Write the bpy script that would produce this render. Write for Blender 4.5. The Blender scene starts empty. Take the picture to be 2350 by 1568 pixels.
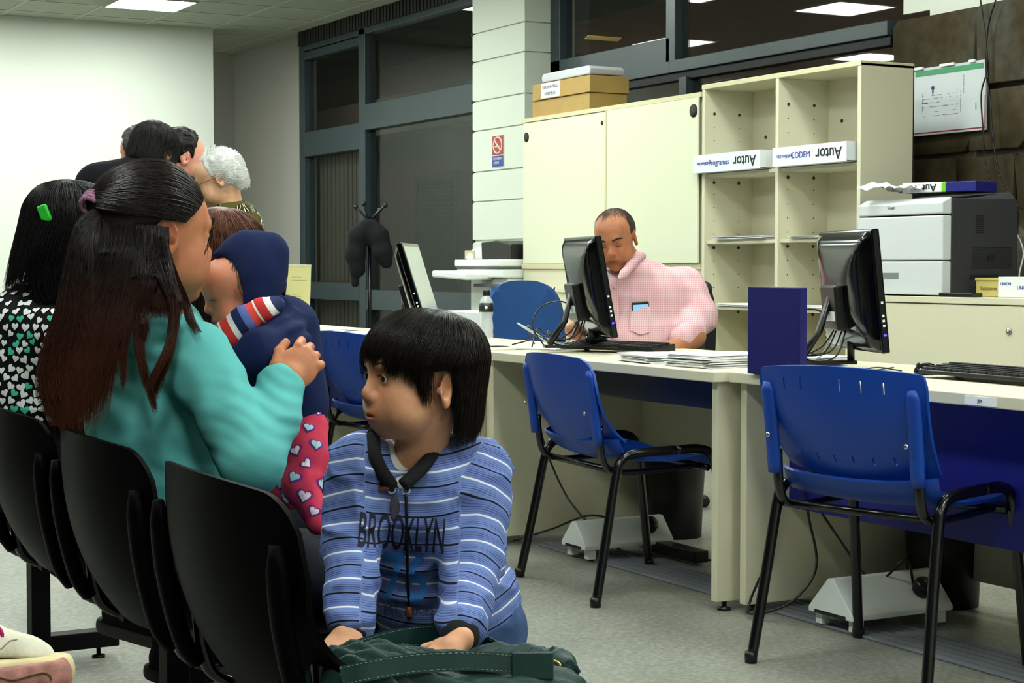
import bpy, bmesh, math, random
import numpy as np
from mathutils import Vector, Matrix, noise
from mathutils.bvhtree import BVHTree
random.seed(7); rng = np.random.default_rng(7)
R = math.radians
SC = bpy.context.scene
COL = SC.collection

# ---------------------------------------------------------------- camera, world, exposure
CAM_H = 1.06
FPX = 4000.0
PITCH = math.atan(172 / FPX)
YAW = R(28.7)                                   # the room's long axis (+Y) lies 28.7 deg left of the view
FH = Vector((math.sin(YAW), math.cos(YAW), 0))  # horizontal view direction
RT = Vector((math.cos(YAW), -math.sin(YAW), 0))
cam_d = bpy.data.cameras.new('camera'); cam = bpy.data.objects.new('camera', cam_d); COL.objects.link(cam)
cam.location = (0, 0, CAM_H)
cam.rotation_euler = (R(90) - PITCH, 0, -YAW)
cam_d.sensor_width = 36; cam_d.lens = 36 * FPX / 2350
cam_d.clip_start = 0.05; cam_d.clip_end = 100
SC.camera = cam
SC.view_settings.view_transform = 'Standard'; SC.view_settings.look = 'None'
SC.view_settings.gamma = 1; SC.view_settings.use_curve_mapping = False
SC.view_settings.exposure = 0.60
w = bpy.data.worlds.new('world'); SC.world = w; w.use_nodes = True
w.node_tree.nodes['Background'].inputs[0].default_value = (0.02, 0.022, 0.03, 1)
w.node_tree.nodes['Background'].inputs[1].default_value = 0.3
SC.cycles.max_bounces = 6; SC.cycles.diffuse_bounces = 3; SC.cycles.glossy_bounces = 3
SC.cycles.transmission_bounces = 4; SC.cycles.transparent_max_bounces = 6
SC.cycles.caustics_reflective = False; SC.cycles.caustics_refractive = False
LAMP = 27.0
CEIL = 3.18

def at(px, py, d):
    """world point seen at photo pixel (px,py) at horizontal distance d along the view"""
    a = (px - 1175) / FPX; b = (784 - py) / FPX
    cp, sp = math.cos(PITCH), math.sin(PITCH)
    fw = cp + b * sp; up = -sp + b * cp
    t = d / fw
    return Vector((0, 0, CAM_H)) + FH * d + RT * (a * t) + Vector((0, 0, up * t))
def ray(px, py):
    return (at(px, py, 1) - Vector((0, 0, CAM_H)))
def on_z(px, py, z):
    r = ray(px, py); t = (z - CAM_H) / r.z
    return Vector((0, 0, CAM_H)) + r * t
def on_x(px, py, X):
    r = ray(px, py); return Vector((0, 0, CAM_H)) + r * (X / r.x)
def on_y(px, py, Y):
    r = ray(px, py); return Vector((0, 0, CAM_H)) + r * (Y / r.y)

# ---------------------------------------------------------------- colours and materials
def lin(c):
    return tuple(((v / 255) / 12.92 if v / 255 <= 0.04045 else ((v / 255 + 0.055) / 1.055) ** 2.4) for v in c) + (1,)
MATS = {}
class NT:
    def __init__(s, m): s.t = m.node_tree; s.n = s.t.nodes; s.l = s.t.links
    def new(s, t, **k):
        n = s.n.new(t)
        for a, b in k.items(): setattr(n, a, b)
        return n
    def link(s, a, b): s.l.new(a, b)
def mat(name, rgb, rough=0.5, metal=0.0, spec=0.5, bump=0.0, bscale=200, noise_amt=0.0, nscale=8, emit=None, estr=0, coat=0, sss=0, sssr=0.01, sheen=0, trans=0, ior=1.45, alpha=1):
    if name in MATS: return MATS[name]
    m = bpy.data.materials.new(name); m.use_nodes = True; T = NT(m)
    b = T.n['Principled BSDF']; c = lin(rgb)
    b.inputs['Base Color'].default_value = c
    b.inputs['Roughness'].default_value = rough; b.inputs['Metallic'].default_value = metal
    b.inputs['Specular IOR Level'].default_value = spec
    b.inputs['IOR'].default_value = ior
    if coat: b.inputs['Coat Weight'].default_value = coat; b.inputs['Coat Roughness'].default_value = 0.1
    if sss:
        b.inputs['Subsurface Weight'].default_value = sss; b.inputs['Subsurface Scale'].default_value = sssr
        b.inputs['Subsurface Radius'].default_value = (1.0, 0.35, 0.2)
    if sheen: b.inputs['Sheen Weight'].default_value = sheen
    if trans: b.inputs['Transmission Weight'].default_value = trans
    if alpha < 1: b.inputs['Alpha'].default_value = alpha
    if emit: b.inputs['Emission Color'].default_value = lin(emit); b.inputs['Emission Strength'].default_value = estr
    if bump or noise_amt:
        tc = T.new('ShaderNodeTexCoord')
    if noise_amt:
        nz = T.new('ShaderNodeTexNoise'); nz.inputs['Scale'].default_value = nscale; nz.inputs['Detail'].default_value = 5
        T.link(tc.outputs['Object'], nz.inputs['Vector'])
        mr = T.new('ShaderNodeMapRange'); mr.inputs[3].default_value = 1 - noise_amt; mr.inputs[4].default_value = 1 + noise_amt
        mr.inputs[1].default_value = .3; mr.inputs[2].default_value = .7
        T.link(nz.outputs['Fac'], mr.inputs[0])
        mx = T.new('ShaderNodeVectorMath', operation='SCALE'); mx.inputs[0].default_value = c[:3]
        T.link(mr.outputs[0], mx.inputs['Scale']); T.link(mx.outputs[0], b.inputs['Base Color'])
    if bump:
        n2 = T.new('ShaderNodeTexNoise'); n2.inputs['Scale'].default_value = bscale; n2.inputs['Detail'].default_value = 3
        T.link(tc.outputs['Object'], n2.inputs['Vector'])
        bp = T.new('ShaderNodeBump'); bp.inputs['Strength'].default_value = bump; bp.inputs['Distance'].default_value = 0.002
        T.link(n2.outputs['Fac'], bp.inputs['Height']); T.link(bp.outputs[0], b.inputs['Normal'])
    MATS[name] = m
    return m
def ramp(T, stops, interp='LINEAR'):
    r = T.new('ShaderNodeValToRGB'); r.color_ramp.interpolation = interp
    e = r.color_ramp.elements
    e[0].position = stops[0][0]; e[0].color = lin(stops[0][1])
    e[1].position = stops[1][0]; e[1].color = lin(stops[1][1])
    for p, c in stops[2:]:
        x = e.new(p); x.color = lin(c)
    return r

# ---------------------------------------------------------------- mesh helpers
class MB:
    """collects shapes, then links them as ONE mesh object"""
    def __init__(s): s.v = []; s.f = []; s.sm = []
    def add(s, v, f, smooth=False):
        o = len(s.v); s.v += [tuple(p) for p in v]; s.f += [tuple(i + o for i in q) for q in f]; s.sm += [smooth] * len(f); return s
    def box(s, lo, hi, bev=0.0, M=None):
        bm = bmesh.new(); bmesh.ops.create_cube(bm, size=1)
        for v in bm.verts:
            v.co = Vector([(lo[i] + hi[i]) / 2 + v.co[i] * (hi[i] - lo[i]) for i in range(3)])
        if bev: bmesh.ops.bevel(bm, geom=bm.edges[:], offset=bev, segments=2, affect='EDGES', profile=.5)
        return s.bm(bm, M)
    def bm(s, bm, M=None, smooth=False):
        bm.verts.index_update()
        v = [(M @ x.co) if M else x.co.copy() for x in bm.verts]
        s.add(v, [[y.index for y in q.verts] for q in bm.faces], smooth); bm.free(); return s
    def prism(s, pts, axis, a, b, bev=0.0, M=None):
        """polygon pts (2D) extruded along axis from a to b"""
        def p3(p, h):
            if axis == 'x': return (h, p[0], p[1])
            if axis == 'y': return (p[0], h, p[1])
            return (p[0], p[1], h)
        bm = bmesh.new(); n = len(pts)
        va = [bm.verts.new(p3(p, a)) for p in pts]; vb = [bm.verts.new(p3(p, b)) for p in pts]
        bm.faces.new(va[::-1]); bm.faces.new(vb)
        for i in range(n): bm.faces.new((va[i], va[(i + 1) % n], vb[(i + 1) % n], vb[i]))
        bmesh.ops.recalc_face_normals(bm, faces=bm.faces[:])
        if bev: bmesh.ops.bevel(bm, geom=bm.edges[:], offset=bev, segments=2, affect='EDGES', profile=.5)
        return s.bm(bm, M)
    def tube(s, path, r, seg=8, M=None, flat=1.0, caps=True, up=None):
        P = [Vector(p) for p in path]; n = len(P)
        rs = r if isinstance(r, (list, tuple, np.ndarray)) else [r] * n
        T = []
        for i in range(n):
            t = (P[min(i + 1, n - 1)] - P[max(i - 1, 0)]); T.append(t.normalized() if t.length > 1e-9 else Vector((0, 0, 1)))
        a = Vector(up) if up else (Vector((0, 0, 1)) if abs(T[0].z) < .9 else Vector((1, 0, 0)))
        u = (a - T[0] * a.dot(T[0])).normalized(); V = []; F = []
        for i in range(n):
            u = (u - T[i] * u.dot(T[i]));
            if u.length < 1e-6: u = T[i].orthogonal()
            u.normalize(); w_ = T[i].cross(u)
            for k in range(seg):
                an = 2 * math.pi * k / seg
                V.append(P[i] + u * (math.cos(an) * rs[i]) + w_ * (math.sin(an) * rs[i] * flat))
        for i in range(n - 1):
            for k in range(seg):
                k2 = (k + 1) % seg
                F.append((i * seg + k, i * seg + k2, (i + 1) * seg + k2, (i + 1) * seg + k))
        if caps:
            F.append(tuple(range(seg))[::-1]); F.append(tuple((n - 1) * seg + k for k in range(seg)))
        if M: V = [M @ v for v in V]
        return s.add(V, F, True)
    def lathe(s, prof, seg=24, M=None):
        """prof = [(r, z)...]"""
        V = []; F = []; n = len(prof)
        for r, z in prof:
            for k in range(seg):
                a = 2 * math.pi * k / seg; V.append(Vector((r * math.cos(a), r * math.sin(a), z)))
        for i in range(n - 1):
            for k in range(seg):
                k2 = (k + 1) % seg; F.append((i * seg + k, i * seg + k2, (i + 1) * seg + k2, (i + 1) * seg + k))
        F.append(tuple(range(seg))[::-1]); F.append(tuple((n - 1) * seg + k for k in range(seg)))
        if M: V = [M @ v for v in V]
        return s.add(V, F, True)
    def sheet(s, f, nu, nv, th, M=None, closed=False, hole=None):
        """solid shell: f(u,v)->Vector for u,v in 0..1, thickness th along the normal"""
        P = [[Vector(f(i / nu, j / nv)) for j in range(nv + 1)] for i in range(nu + 1)]
        V = []; N = []
        for i in range(nu + 1):
            for j in range(nv + 1):
                a = P[min(i + 1, nu)][j] - P[max(i - 1, 0)][j]; b = P[i][min(j + 1, nv)] - P[i][max(j - 1, 0)]
                nn = a.cross(b); N.append(nn.normalized() if nn.length > 1e-12 else Vector((0, 0, 1)))
        flat = [P[i][j] for i in range(nu + 1) for j in range(nv + 1)]
        V = [p + n * th / 2 for p, n in zip(flat, N)] + [p - n * th / 2 for p, n in zip(flat, N)]
        o = len(flat); I = lambda i, j: i * (nv + 1) + j; F = []
        for i in range(nu):
            for j in range(nv):
                if hole and hole(i, j):
                    for a, b, q in ((I(i, j), I(i + 1, j), (i, j - 1)), (I(i + 1, j), I(i + 1, j + 1), (i + 1, j)), (I(i + 1, j + 1), I(i, j + 1), (i, j + 1)), (I(i, j + 1), I(i, j), (i - 1, j))):
                        if not hole(*q): F.append((a, b, o + b, o + a))
                    continue
                F.append((I(i, j), I(i + 1, j), I(i + 1, j + 1), I(i, j + 1)))
                F.append((o + I(i, j), o + I(i, j + 1), o + I(i + 1, j + 1), o + I(i + 1, j)))
        for i in range(nu):
            F.append((I(i, 0), o + I(i, 0), o + I(i + 1, 0), I(i + 1, 0)))
            F.append((I(i, nv), I(i + 1, nv), o + I(i + 1, nv), o + I(i, nv)))
        for j in range(nv):
            F.append((I(0, j), I(0, j + 1), o + I(0, j + 1), o + I(0, j)))
            F.append((I(nu, j), o + I(nu, j), o + I(nu, j + 1), I(nu, j + 1)))
        if M: V = [M @ v for v in V]
        return s.add(V, F, True)
    def build(s, name, m, parent=None, auto=R(40), **props):
        me = bpy.data.meshes.new(name); me.from_pydata(s.v, [], s.f); me.update()
        if any(s.sm):
            me.polygons.foreach_set('use_smooth', s.sm)
        o = bpy.data.objects.new(name, me); COL.objects.link(o)
        if m: me.materials.append(m)
        if parent: o.parent = parent
        for k, v_ in props.items(): o[k] = v_
        return o
def nrm(o):
    bm = bmesh.new(); bm.from_mesh(o.data); bmesh.ops.recalc_face_normals(bm, faces=bm.faces[:]); bm.to_mesh(o.data); bm.free(); return o
def soften(o, ang=35):
    """smooth shading except at edges sharper than ang"""
    me = o.data; me.polygons.foreach_set('use_smooth', [True] * len(me.polygons))
    bm = bmesh.new(); bm.from_mesh(me)
    for e in bm.edges:
        if len(e.link_faces) == 2 and e.calc_face_angle(0) > R(ang): e.smooth = False
    bm.to_mesh(me); bm.free(); return o
def thing(name, label, cat, loc=(0, 0, 0), rz=0, group=None):
    o = bpy.data.objects.new(name, None); COL.objects.link(o); o.empty_display_size = .05
    o.location = loc; o.rotation_euler = (0, 0, rz); o['label'] = label; o['category'] = cat
    if group: o['group'] = group
    return o
def tag(o, label, cat, group=None, kind=None):
    o['label'] = label; o['category'] = cat
    if group: o['group'] = group
    if kind: o['kind'] = kind
    return o
def struct(o): o['kind'] = 'structure'; return o
def dup(root, loc=None, rz=None, label=None, group=None):
    r = root.copy(); COL.objects.link(r)
    if loc is not None: r.location = loc
    if rz is not None: r.rotation_euler = (0, 0, rz)
    if label: r['label'] = label
    if group: r['group'] = group
    for ch in list(root.children):
        c = ch.copy(); COL.objects.link(c); c.parent = r
        for g in ch.children:
            d = g.copy(); COL.objects.link(d); d.parent = c
    return r
def text_mesh(txt, size, M, name, m, parent=None, depth=0.0006, bold=0.0, align='CENTER', sx=1.0, spacing=1.0, res=3, **props):
    cu = bpy.data.curves.new(name, 'FONT'); cu.body = txt; cu.size = size; cu.align_x = align; cu.align_y = 'CENTER'
    cu.extrude = depth; cu.offset = bold; cu.space_character = spacing; cu.resolution_u = res
    o = bpy.data.objects.new(name, cu); COL.objects.link(o)
    me = bpy.data.meshes.new_from_object(o.evaluated_get(bpy.context.evaluated_depsgraph_get()))
    bpy.data.objects.remove(o); me.name = name
    me.transform(Matrix.Diagonal((sx, 1, 1, 1))); me.transform(M)
    me.materials.clear(); me.materials.append(m)
    o = bpy.data.objects.new(name, me); COL.objects.link(o)
    if parent: o.parent = parent
    for k, v_ in props.items(): o[k] = v_
    return o
def frame(o, x, y=None, z=None):
    """matrix with origin o, x axis and y axis given"""
    x = Vector(x).normalized(); y = Vector(y); y = (y - x * y.dot(x)).normalized(); z = x.cross(y)
    M = Matrix((x, y, z)).transposed().to_4x4(); M.translation = Vector(o); return M

# ---------------------------------------------------------------- soft volumes (smoothly blended capsules and ellipsoids)
class Vol:
    def __init__(s): s.ops = []
    def cap(s, a, b, ra, rb=None, k=0.02, sub=False):
        s.ops.append(('c', np.array(a, float), np.array(b, float), ra, ra if rb is None else rb, k, sub)); return s
    def chain(s, pts, rs, k=0.02):
        for i in range(len(pts) - 1): s.cap(pts[i], pts[i + 1], rs[i], rs[i + 1], k)
        return s
    def ell(s, c, r, rot=None, k=0.02, sub=False):
        """ellipsoid; rot = 3x3 matrix whose columns are the local axes"""
        s.ops.append(('e', np.array(c, float), np.array(r, float), np.eye(3) if rot is None else np.array(rot, float), 0, k, sub)); return s
    def plane(s, p, n, k=0.005):
        """cuts away everything on the side n points to"""
        n = np.array(n, float); n /= np.linalg.norm(n)
        s.ops.append(('p', np.array(p, float), n, 0, 0, k, True)); return s
    def bbox(s):
        lo = np.full(3, 1e9); hi = -lo
        for o in s.ops:
            if o[6]: continue
            if o[0] == 'c':
                r = max(o[3], o[4])
                for q in (o[1], o[2]): lo = np.minimum(lo, q - r); hi = np.maximum(hi, q + r)
            elif o[0] == 'e':
                e = np.abs(o[3]) @ o[2]; lo = np.minimum(lo, o[1] - e); hi = np.maximum(hi, o[1] + e)
        return lo, hi
    def mesh(s, h, disp=None, relax=1):
        lo, hi = s.bbox(); lo = lo - 4 * h; hi = hi + 4 * h
        n = np.ceil((hi - lo) / h).astype(int) + 1
        ax = [lo[i] + h * np.arange(n[i]) for i in range(3)]
        Fd = np.full(n, 0.5, np.float32)
        for o in s.ops:
            typ, a, b, c3, c4, k, sub = o
            if typ == 'c': r = max(c3, c4); bl = np.minimum(a, b) - r; bh = np.maximum(a, b) + r
            elif typ == 'e': e = np.abs(c3) @ b; bl = a - e; bh = a + e
            else: bl = lo; bh = hi
            m = k * 1.6 + 3 * h
            i0 = np.maximum(0, np.floor((bl - m - lo) / h).astype(int)); i1 = np.minimum(n, np.ceil((bh + m - lo) / h).astype(int) + 1)
            if np.any(i1 <= i0): continue
            sl = tuple(slice(i0[i], i1[i]) for i in range(3))
            X = ax[0][sl[0]][:, None, None]; Y = ax[1][sl[1]][None, :, None]; Z = ax[2][sl[2]][None, None, :]
            if typ == 'c':
                ba = b - a; l2 = ba @ ba + 1e-12
                px, py, pz = X - a[0], Y - a[1], Z - a[2]
                t = np.clip((px * ba[0] + py * ba[1] + pz * ba[2]) / l2, 0, 1)
                d = np.sqrt((px - t * ba[0]) ** 2 + (py - t * ba[1]) ** 2 + (pz - t * ba[2]) ** 2) - (c3 + (c4 - c3) * t)
            elif typ == 'e':
                px, py, pz = X - a[0], Y - a[1], Z - a[2]
                q = [(px * c3[0, i] + py * c3[1, i] + pz * c3[2, i]) / b[i] for i in range(3)]
                k0 = np.sqrt(q[0] ** 2 + q[1] ** 2 + q[2] ** 2) + 1e-9
                k1 = np.sqrt((q[0] / b[0]) ** 2 + (q[1] / b[1]) ** 2 + (q[2] / b[2]) ** 2) + 1e-9
                d = k0 * (k0 - 1) / k1
            else:
                d = -((X - a[0]) * b[0] + (Y - a[1]) * b[1] + (Z - a[2]) * b[2])
            g = Fd[sl]
            if sub:
                d2 = -d; hh = np.clip(0.5 + 0.5 * (d2 - g) / k, 0, 1); g2 = g * (1 - hh) + d2 * hh + k * hh * (1 - hh)
            else:
                hh = np.clip(0.5 + 0.5 * (g - d) / k, 0, 1); g2 = g * (1 - hh) + d * hh - k * hh * (1 - hh)
            Fd[sl] = g2
        if disp is not None:
            near = np.abs(Fd) < 6 * h
            I = np.argwhere(near); Pn = lo + I * h
            Fd[near] = Fd[near] - disp(Pn)
        return surface_net(Fd, lo, h, relax)
    def build(s, name, m, h, parent=None, disp=None, relax=1, **props):
        V, F = s.mesh(h, disp, relax)
        me = bpy.data.meshes.new(name)
        me.vertices.add(len(V)); me.vertices.foreach_set('co', V.astype(np.float32).ravel())
        me.loops.add(len(F) * 4); me.loops.foreach_set('vertex_index', F.astype(np.int32).ravel())
        me.polygons.add(len(F)); me.polygons.foreach_set('loop_start', np.arange(0, len(F) * 4, 4, dtype=np.int32))
        me.polygons.foreach_set('use_smooth', np.ones(len(F), bool))
        me.update(calc_edges=True); me.validate()
        me.materials.append(m) if m else None
        o = bpy.data.objects.new(name, me); COL.objects.link(o)
        if parent: o.parent = parent
        for k_, v_ in props.items(): o[k_] = v_
        return o
def surface_net(F, lo, h, relax=1):
    nx, ny, nz = F.shape; S = F < 0
    nb = [(i, j, k) for i in (0, 1) for j in (0, 1) for k in (0, 1)]
    cnt = sum(S[i:nx - 1 + i, j:ny - 1 + j, k:nz - 1 + k].astype(np.int8) for i, j, k in nb)
    act = (cnt > 0) & (cnt < 8); C = np.argwhere(act)
    idx = np.full(act.shape, -1, np.int64); idx[act] = np.arange(len(C))
    acc = np.zeros((len(C), 3)); num = np.zeros(len(C))
    for a in range(8):
        for b in range(a + 1, 8):
            A, B = np.array(nb[a]), np.array(nb[b])
            if np.abs(A - B).sum() != 1: continue
            fa = F[tuple((C + A).T)]; fb = F[tuple((C + B).T)]
            m = (fa < 0) != (fb < 0); t = np.where(m, fa / np.where(m, fa - fb, 1), 0)
            p = A + t[:, None] * (B - A); acc += p * m[:, None]; num += m
    V = lo + (C + acc / num[:, None]) * h
    Q = []
    for ax in range(3):
        sl0 = [slice(None)] * 3; sl1 = [slice(None)] * 3
        sl0[ax] = slice(0, -1); sl1[ax] = slice(1, None)
        E = S[tuple(sl0)] != S[tuple(sl1)]; I = np.argwhere(E)
        o1, o2 = [i for i in range(3) if i != ax]
        I = I[(I[:, o1] > 0) & (I[:, o2] > 0) & (I[:, o1] < F.shape[o1] - 1) & (I[:, o2] < F.shape[o2] - 1)]
        def cell(d1, d2):
            J = I.copy(); J[:, o1] += d1; J[:, o2] += d2; return idx[tuple(J.T)]
        q = np.stack([cell(-1, -1), cell(0, -1), cell(0, 0), cell(-1, 0)], 1)
        s0 = S[tuple(I.T)]; flip = s0 if ax != 1 else ~s0
        q[~flip] = q[~flip][:, ::-1]; Q.append(q)
    Q = np.concatenate(Q)
    for _ in range(relax):
        s_ = np.zeros_like(V); c_ = np.zeros(len(V))
        for a, b in ((0, 1), (1, 2), (2, 3), (3, 0)):
            np.add.at(s_, Q[:, a], V[Q[:, b]]); np.add.at(c_, Q[:, a], 1)
            np.add.at(s_, Q[:, b], V[Q[:, a]]); np.add.at(c_, Q[:, b], 1)
        V = V * .5 + .5 * s_ / np.maximum(c_, 1)[:, None]
    return V, Q
def rotm(yaw=0, pitch=0, roll=0):
    return np.array((Matrix.Rotation(yaw, 3, 'Z') @ Matrix.Rotation(pitch, 3, 'X') @ Matrix.Rotation(roll, 3, 'Y')))
def strands(name, m, paths, r, parent=None, seg=3, **props):
    """many hairs as thin tapering tubes in one mesh; paths: array (N, n, 3)"""
    P = np.asarray(paths, float); N, n, _ = P.shape
    T = np.gradient(P, axis=1); T /= np.linalg.norm(T, axis=2, keepdims=True) + 1e-9
    a = np.cross(T, np.array([.13, .21, .97])); a /= np.linalg.norm(a, axis=2, keepdims=True) + 1e-9
    b = np.cross(T, a)
    t = np.linspace(0, 1, n); rad = r * (1 - .8 * t ** 3)
    an = 2 * np.pi * np.arange(seg) / seg
    V = P[:, :, None, :] + rad[None, :, None, None] * (a[:, :, None, :] * np.cos(an)[None, None, :, None] + b[:, :, None, :] * np.sin(an)[None, None, :, None])
    V = V.reshape(-1, 3)
    base = (np.arange(N) * n * seg)[:, None, None]; i = (np.arange(n - 1) * seg)[None, :, None]; k = np.arange(seg)[None, None, :]; k2 = (k + 1) % seg
    F = np.stack([base + i + k, base + i + k2, base + i + seg + k2, base + i + seg + k], -1).reshape(-1, 4)
    me = bpy.data.meshes.new(name)
    me.vertices.add(len(V)); me.vertices.foreach_set('co', V.astype(np.float32).ravel())
    me.loops.add(len(F) * 4); me.loops.foreach_set('vertex_index', F.astype(np.int32).ravel())
    me.polygons.add(len(F)); me.polygons.foreach_set('loop_start', np.arange(0, len(F) * 4, 4, dtype=np.int32))
    me.polygons.foreach_set('use_smooth', np.ones(len(F), bool)); me.update(calc_edges=True)
    me.materials.append(m)
    o = bpy.data.objects.new(name, me); COL.objects.link(o)
    if parent: o.parent = parent
    for k_, v_ in props.items(): o[k_] = v_
    return o
def bez(pts, n):
    """Catmull-Rom through pts -> n points"""
    P = np.array([list(p) for p in pts], float); P = np.vstack([2 * P[0] - P[1], P, 2 * P[-1] - P[-2]])
    out = []; m = len(P) - 3
    for i in range(n):
        t = i / (n - 1) * m; j = min(int(t), m - 1); t -= j
        a, b, c, d = P[j:j + 4]
        out.append(.5 * ((2 * b) + (c - a) * t + (2 * a - 5 * b + 4 * c - d) * t * t + (3 * b - a - 3 * c + d) * t ** 3))
    return np.array(out)
# ================================================================ the setting
def glass_mat():
    m = bpy.data.materials.new('window_glass'); m.use_nodes = True; T = NT(m); T.n.clear()
    o = T.new('ShaderNodeOutputMaterial'); mx = T.new('ShaderNodeMixShader')
    tr = T.new('ShaderNodeBsdfTransparent'); tr.inputs[0].default_value = (.86, .9, .9, 1)
    gl = T.new('ShaderNodeBsdfGlossy'); gl.inputs['Roughness'].default_value = 0.015
    fr = T.new('ShaderNodeFresnel'); fr.inputs[0].default_value = 1.52
    ad = T.new('ShaderNodeMath', operation='MULTIPLY'); ad.inputs[1].default_value = .13
    T.link(fr.outputs[0], ad.inputs[0]); T.link(ad.outputs[0], mx.inputs[0]); T.link(tr.outputs[0], mx.inputs[1]); T.link(gl.outputs[0], mx.inputs[2])
    T.link(mx.outputs[0], o.inputs[0]); return m
GLASS = glass_mat()
def floor_mat():
    m = mat('terrazzo', (150, 152, 138), rough=.42, spec=.4); T = NT(m); b = T.n['Principled BSDF']
    tc = T.new('ShaderNodeTexCoord')
    a = T.new('ShaderNodeTexNoise'); a.inputs['Scale'].default_value = 2.2; a.inputs['Detail'].default_value = 6
    r1 = ramp(T, [(.3, (108, 109, 99)), (.7, (134, 135, 124))]); T.link(tc.outputs['Object'], a.inputs['Vector']); T.link(a.outputs['Fac'], r1.inputs[0])
    v = T.new('ShaderNodeTexVoronoi'); v.inputs['Scale'].default_value = 70; T.link(tc.outputs['Object'], v.inputs['Vector'])
    r2 = ramp(T, [(0, (80, 81, 76)), (.25, (122, 123, 115)), (.5, (130, 131, 123)), (.8, (168, 169, 160))]); T.link(v.outputs['Color'], r2.inputs[0])
    n2 = T.new('ShaderNodeTexNoise'); n2.inputs['Scale'].default_value = 70; n2.inputs['Detail'].default_value = 8; T.link(tc.outputs['Object'], n2.inputs['Vector'])
    r3 = ramp(T, [(.35, (84, 85, 78)), (.5, (128, 129, 121)), (.68, (176, 177, 168))]); T.link(n2.outputs['Fac'], r3.inputs[0])
    m1 = T.new('ShaderNodeMix', data_type='RGBA'); m1.inputs[0].default_value = .3; T.link(r1.outputs[0], m1.inputs[6]); T.link(r2.outputs[0], m1.inputs[7])
    m2 = T.new('ShaderNodeMix', data_type='RGBA'); m2.inputs[0].default_value = .28; T.link(m1.outputs[2], m2.inputs[6]); T.link(r3.outputs[0], m2.inputs[7])
    T.link(m2.outputs[2], b.inputs['Base Color']); return m
def stone_mat():
    m = mat('field_stone', (80, 70, 50), rough=.9, spec=.2); T = NT(m); b = T.n['Principled BSDF']
    tc = T.new('ShaderNodeTexCoord')
    n = T.new('ShaderNodeTexNoise'); n.inputs['Scale'].default_value = 14; n.inputs['Detail'].default_value = 8; T.link(tc.outputs['Object'], n.inputs['Vector'])
    oi = T.new('ShaderNodeTexNoise'); oi.inputs['Scale'].default_value = 1.7; T.link(tc.outputs['Object'], oi.inputs['Vector'])
    r = ramp(T, [(.35, (58, 51, 38)), (.5, (80, 70, 50)), (.65, (94, 92, 82))]); T.link(oi.outputs['Fac'], r.inputs[0])
    mx = T.new('ShaderNodeMix', data_type='RGBA', blend_type='MULTIPLY'); mx.inputs[0].default_value = .6
    r2 = ramp(T, [(.3, (150, 150, 150)), (.7, (255, 255, 255))]); T.link(n.outputs['Fac'], r2.inputs[0])
    T.link(r.outputs[0], mx.inputs[6]); T.link(r2.outputs[0], mx.inputs[7]); T.link(mx.outputs[2], b.inputs['Base Color'])
    bp = T.new('ShaderNodeBump'); bp.inputs['Strength'].default_value = .7; bp.inputs['Distance'].default_value = .01
    T.link(n.outputs['Fac'], bp.inputs['Height']); T.link(bp.outputs[0], b.inputs['Normal']); return m
WHITE = mat('white_wall_paint', (232, 236, 226), rough=.85, spec=.2, bump=.15, bscale=400)
GREYW = mat('grey_wall_paint', (172, 170, 162), rough=.85, spec=.2, bump=.15, bscale=400)
CEILM = mat('ceiling_tile', (172, 177, 162), rough=.95, spec=.1, bump=.3, bscale=900)
TBAR = mat('ceiling_bar', (186, 190, 178), rough=.7)
TEAL = mat('painted_steel_frame', (54, 67, 72), rough=.3, spec=.5, noise_amt=.06)
BLKF = mat('dark_gap', (16, 17, 18), rough=.6)
CORR = mat('corridor_wall', (128, 76, 70), rough=.8)
LAMPM = mat('lamp_diffuser', (255, 255, 255), emit=(241, 250, 241), estr=LAMP)

struct(MB().box((-4, -3.6, -.06), (12, 17.5, 0)).build('floor', floor_mat()))
struct(MB().box((-4, -3.6, CEIL), (6.05, 17.5, CEIL + .05)).build('ceiling', CEILM))
# ceiling grid bars
g = MB()
for i in range(-10, 17):
    x = 4.24 - .305 + .61 * i
    if x < 6.0 and x > -3.9: g.box((x - .012, -3.5, CEIL - .004), (x + .012, 17.2, CEIL + .002))
for i in range(-28, 6):
    y = 13.81 + .305 + .61 * i
    if -3.5 < y < 17: g.box((-3.9, y - .012, CEIL - .0045), (6.0, y + .012, CEIL + .002))
struct(g.build('trim_1', TBAR))
struct(MB().box((-4, 15.05, 0), (5.19, 15.2, CEIL)).build('wall_back_left', WHITE))
struct(MB().box((-4, 16.75, 0), (6.1, 16.9, CEIL)).build('wall_recess', GREYW))
struct(MB().box((6.0, 14.9, 0), (6.12, 16.75, CEIL)).build('wall_grey', GREYW))
struct(MB().box((-4.1, -3.6, 0), (-4, 17, CEIL)).build('wall_left', mat('dark_side_wall', (70, 70, 68), rough=.9)))
struct(MB().box((-4.1, -3.7, 0), (6.1, -3.6, CEIL)).build('wall_rear', WHITE))
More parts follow.
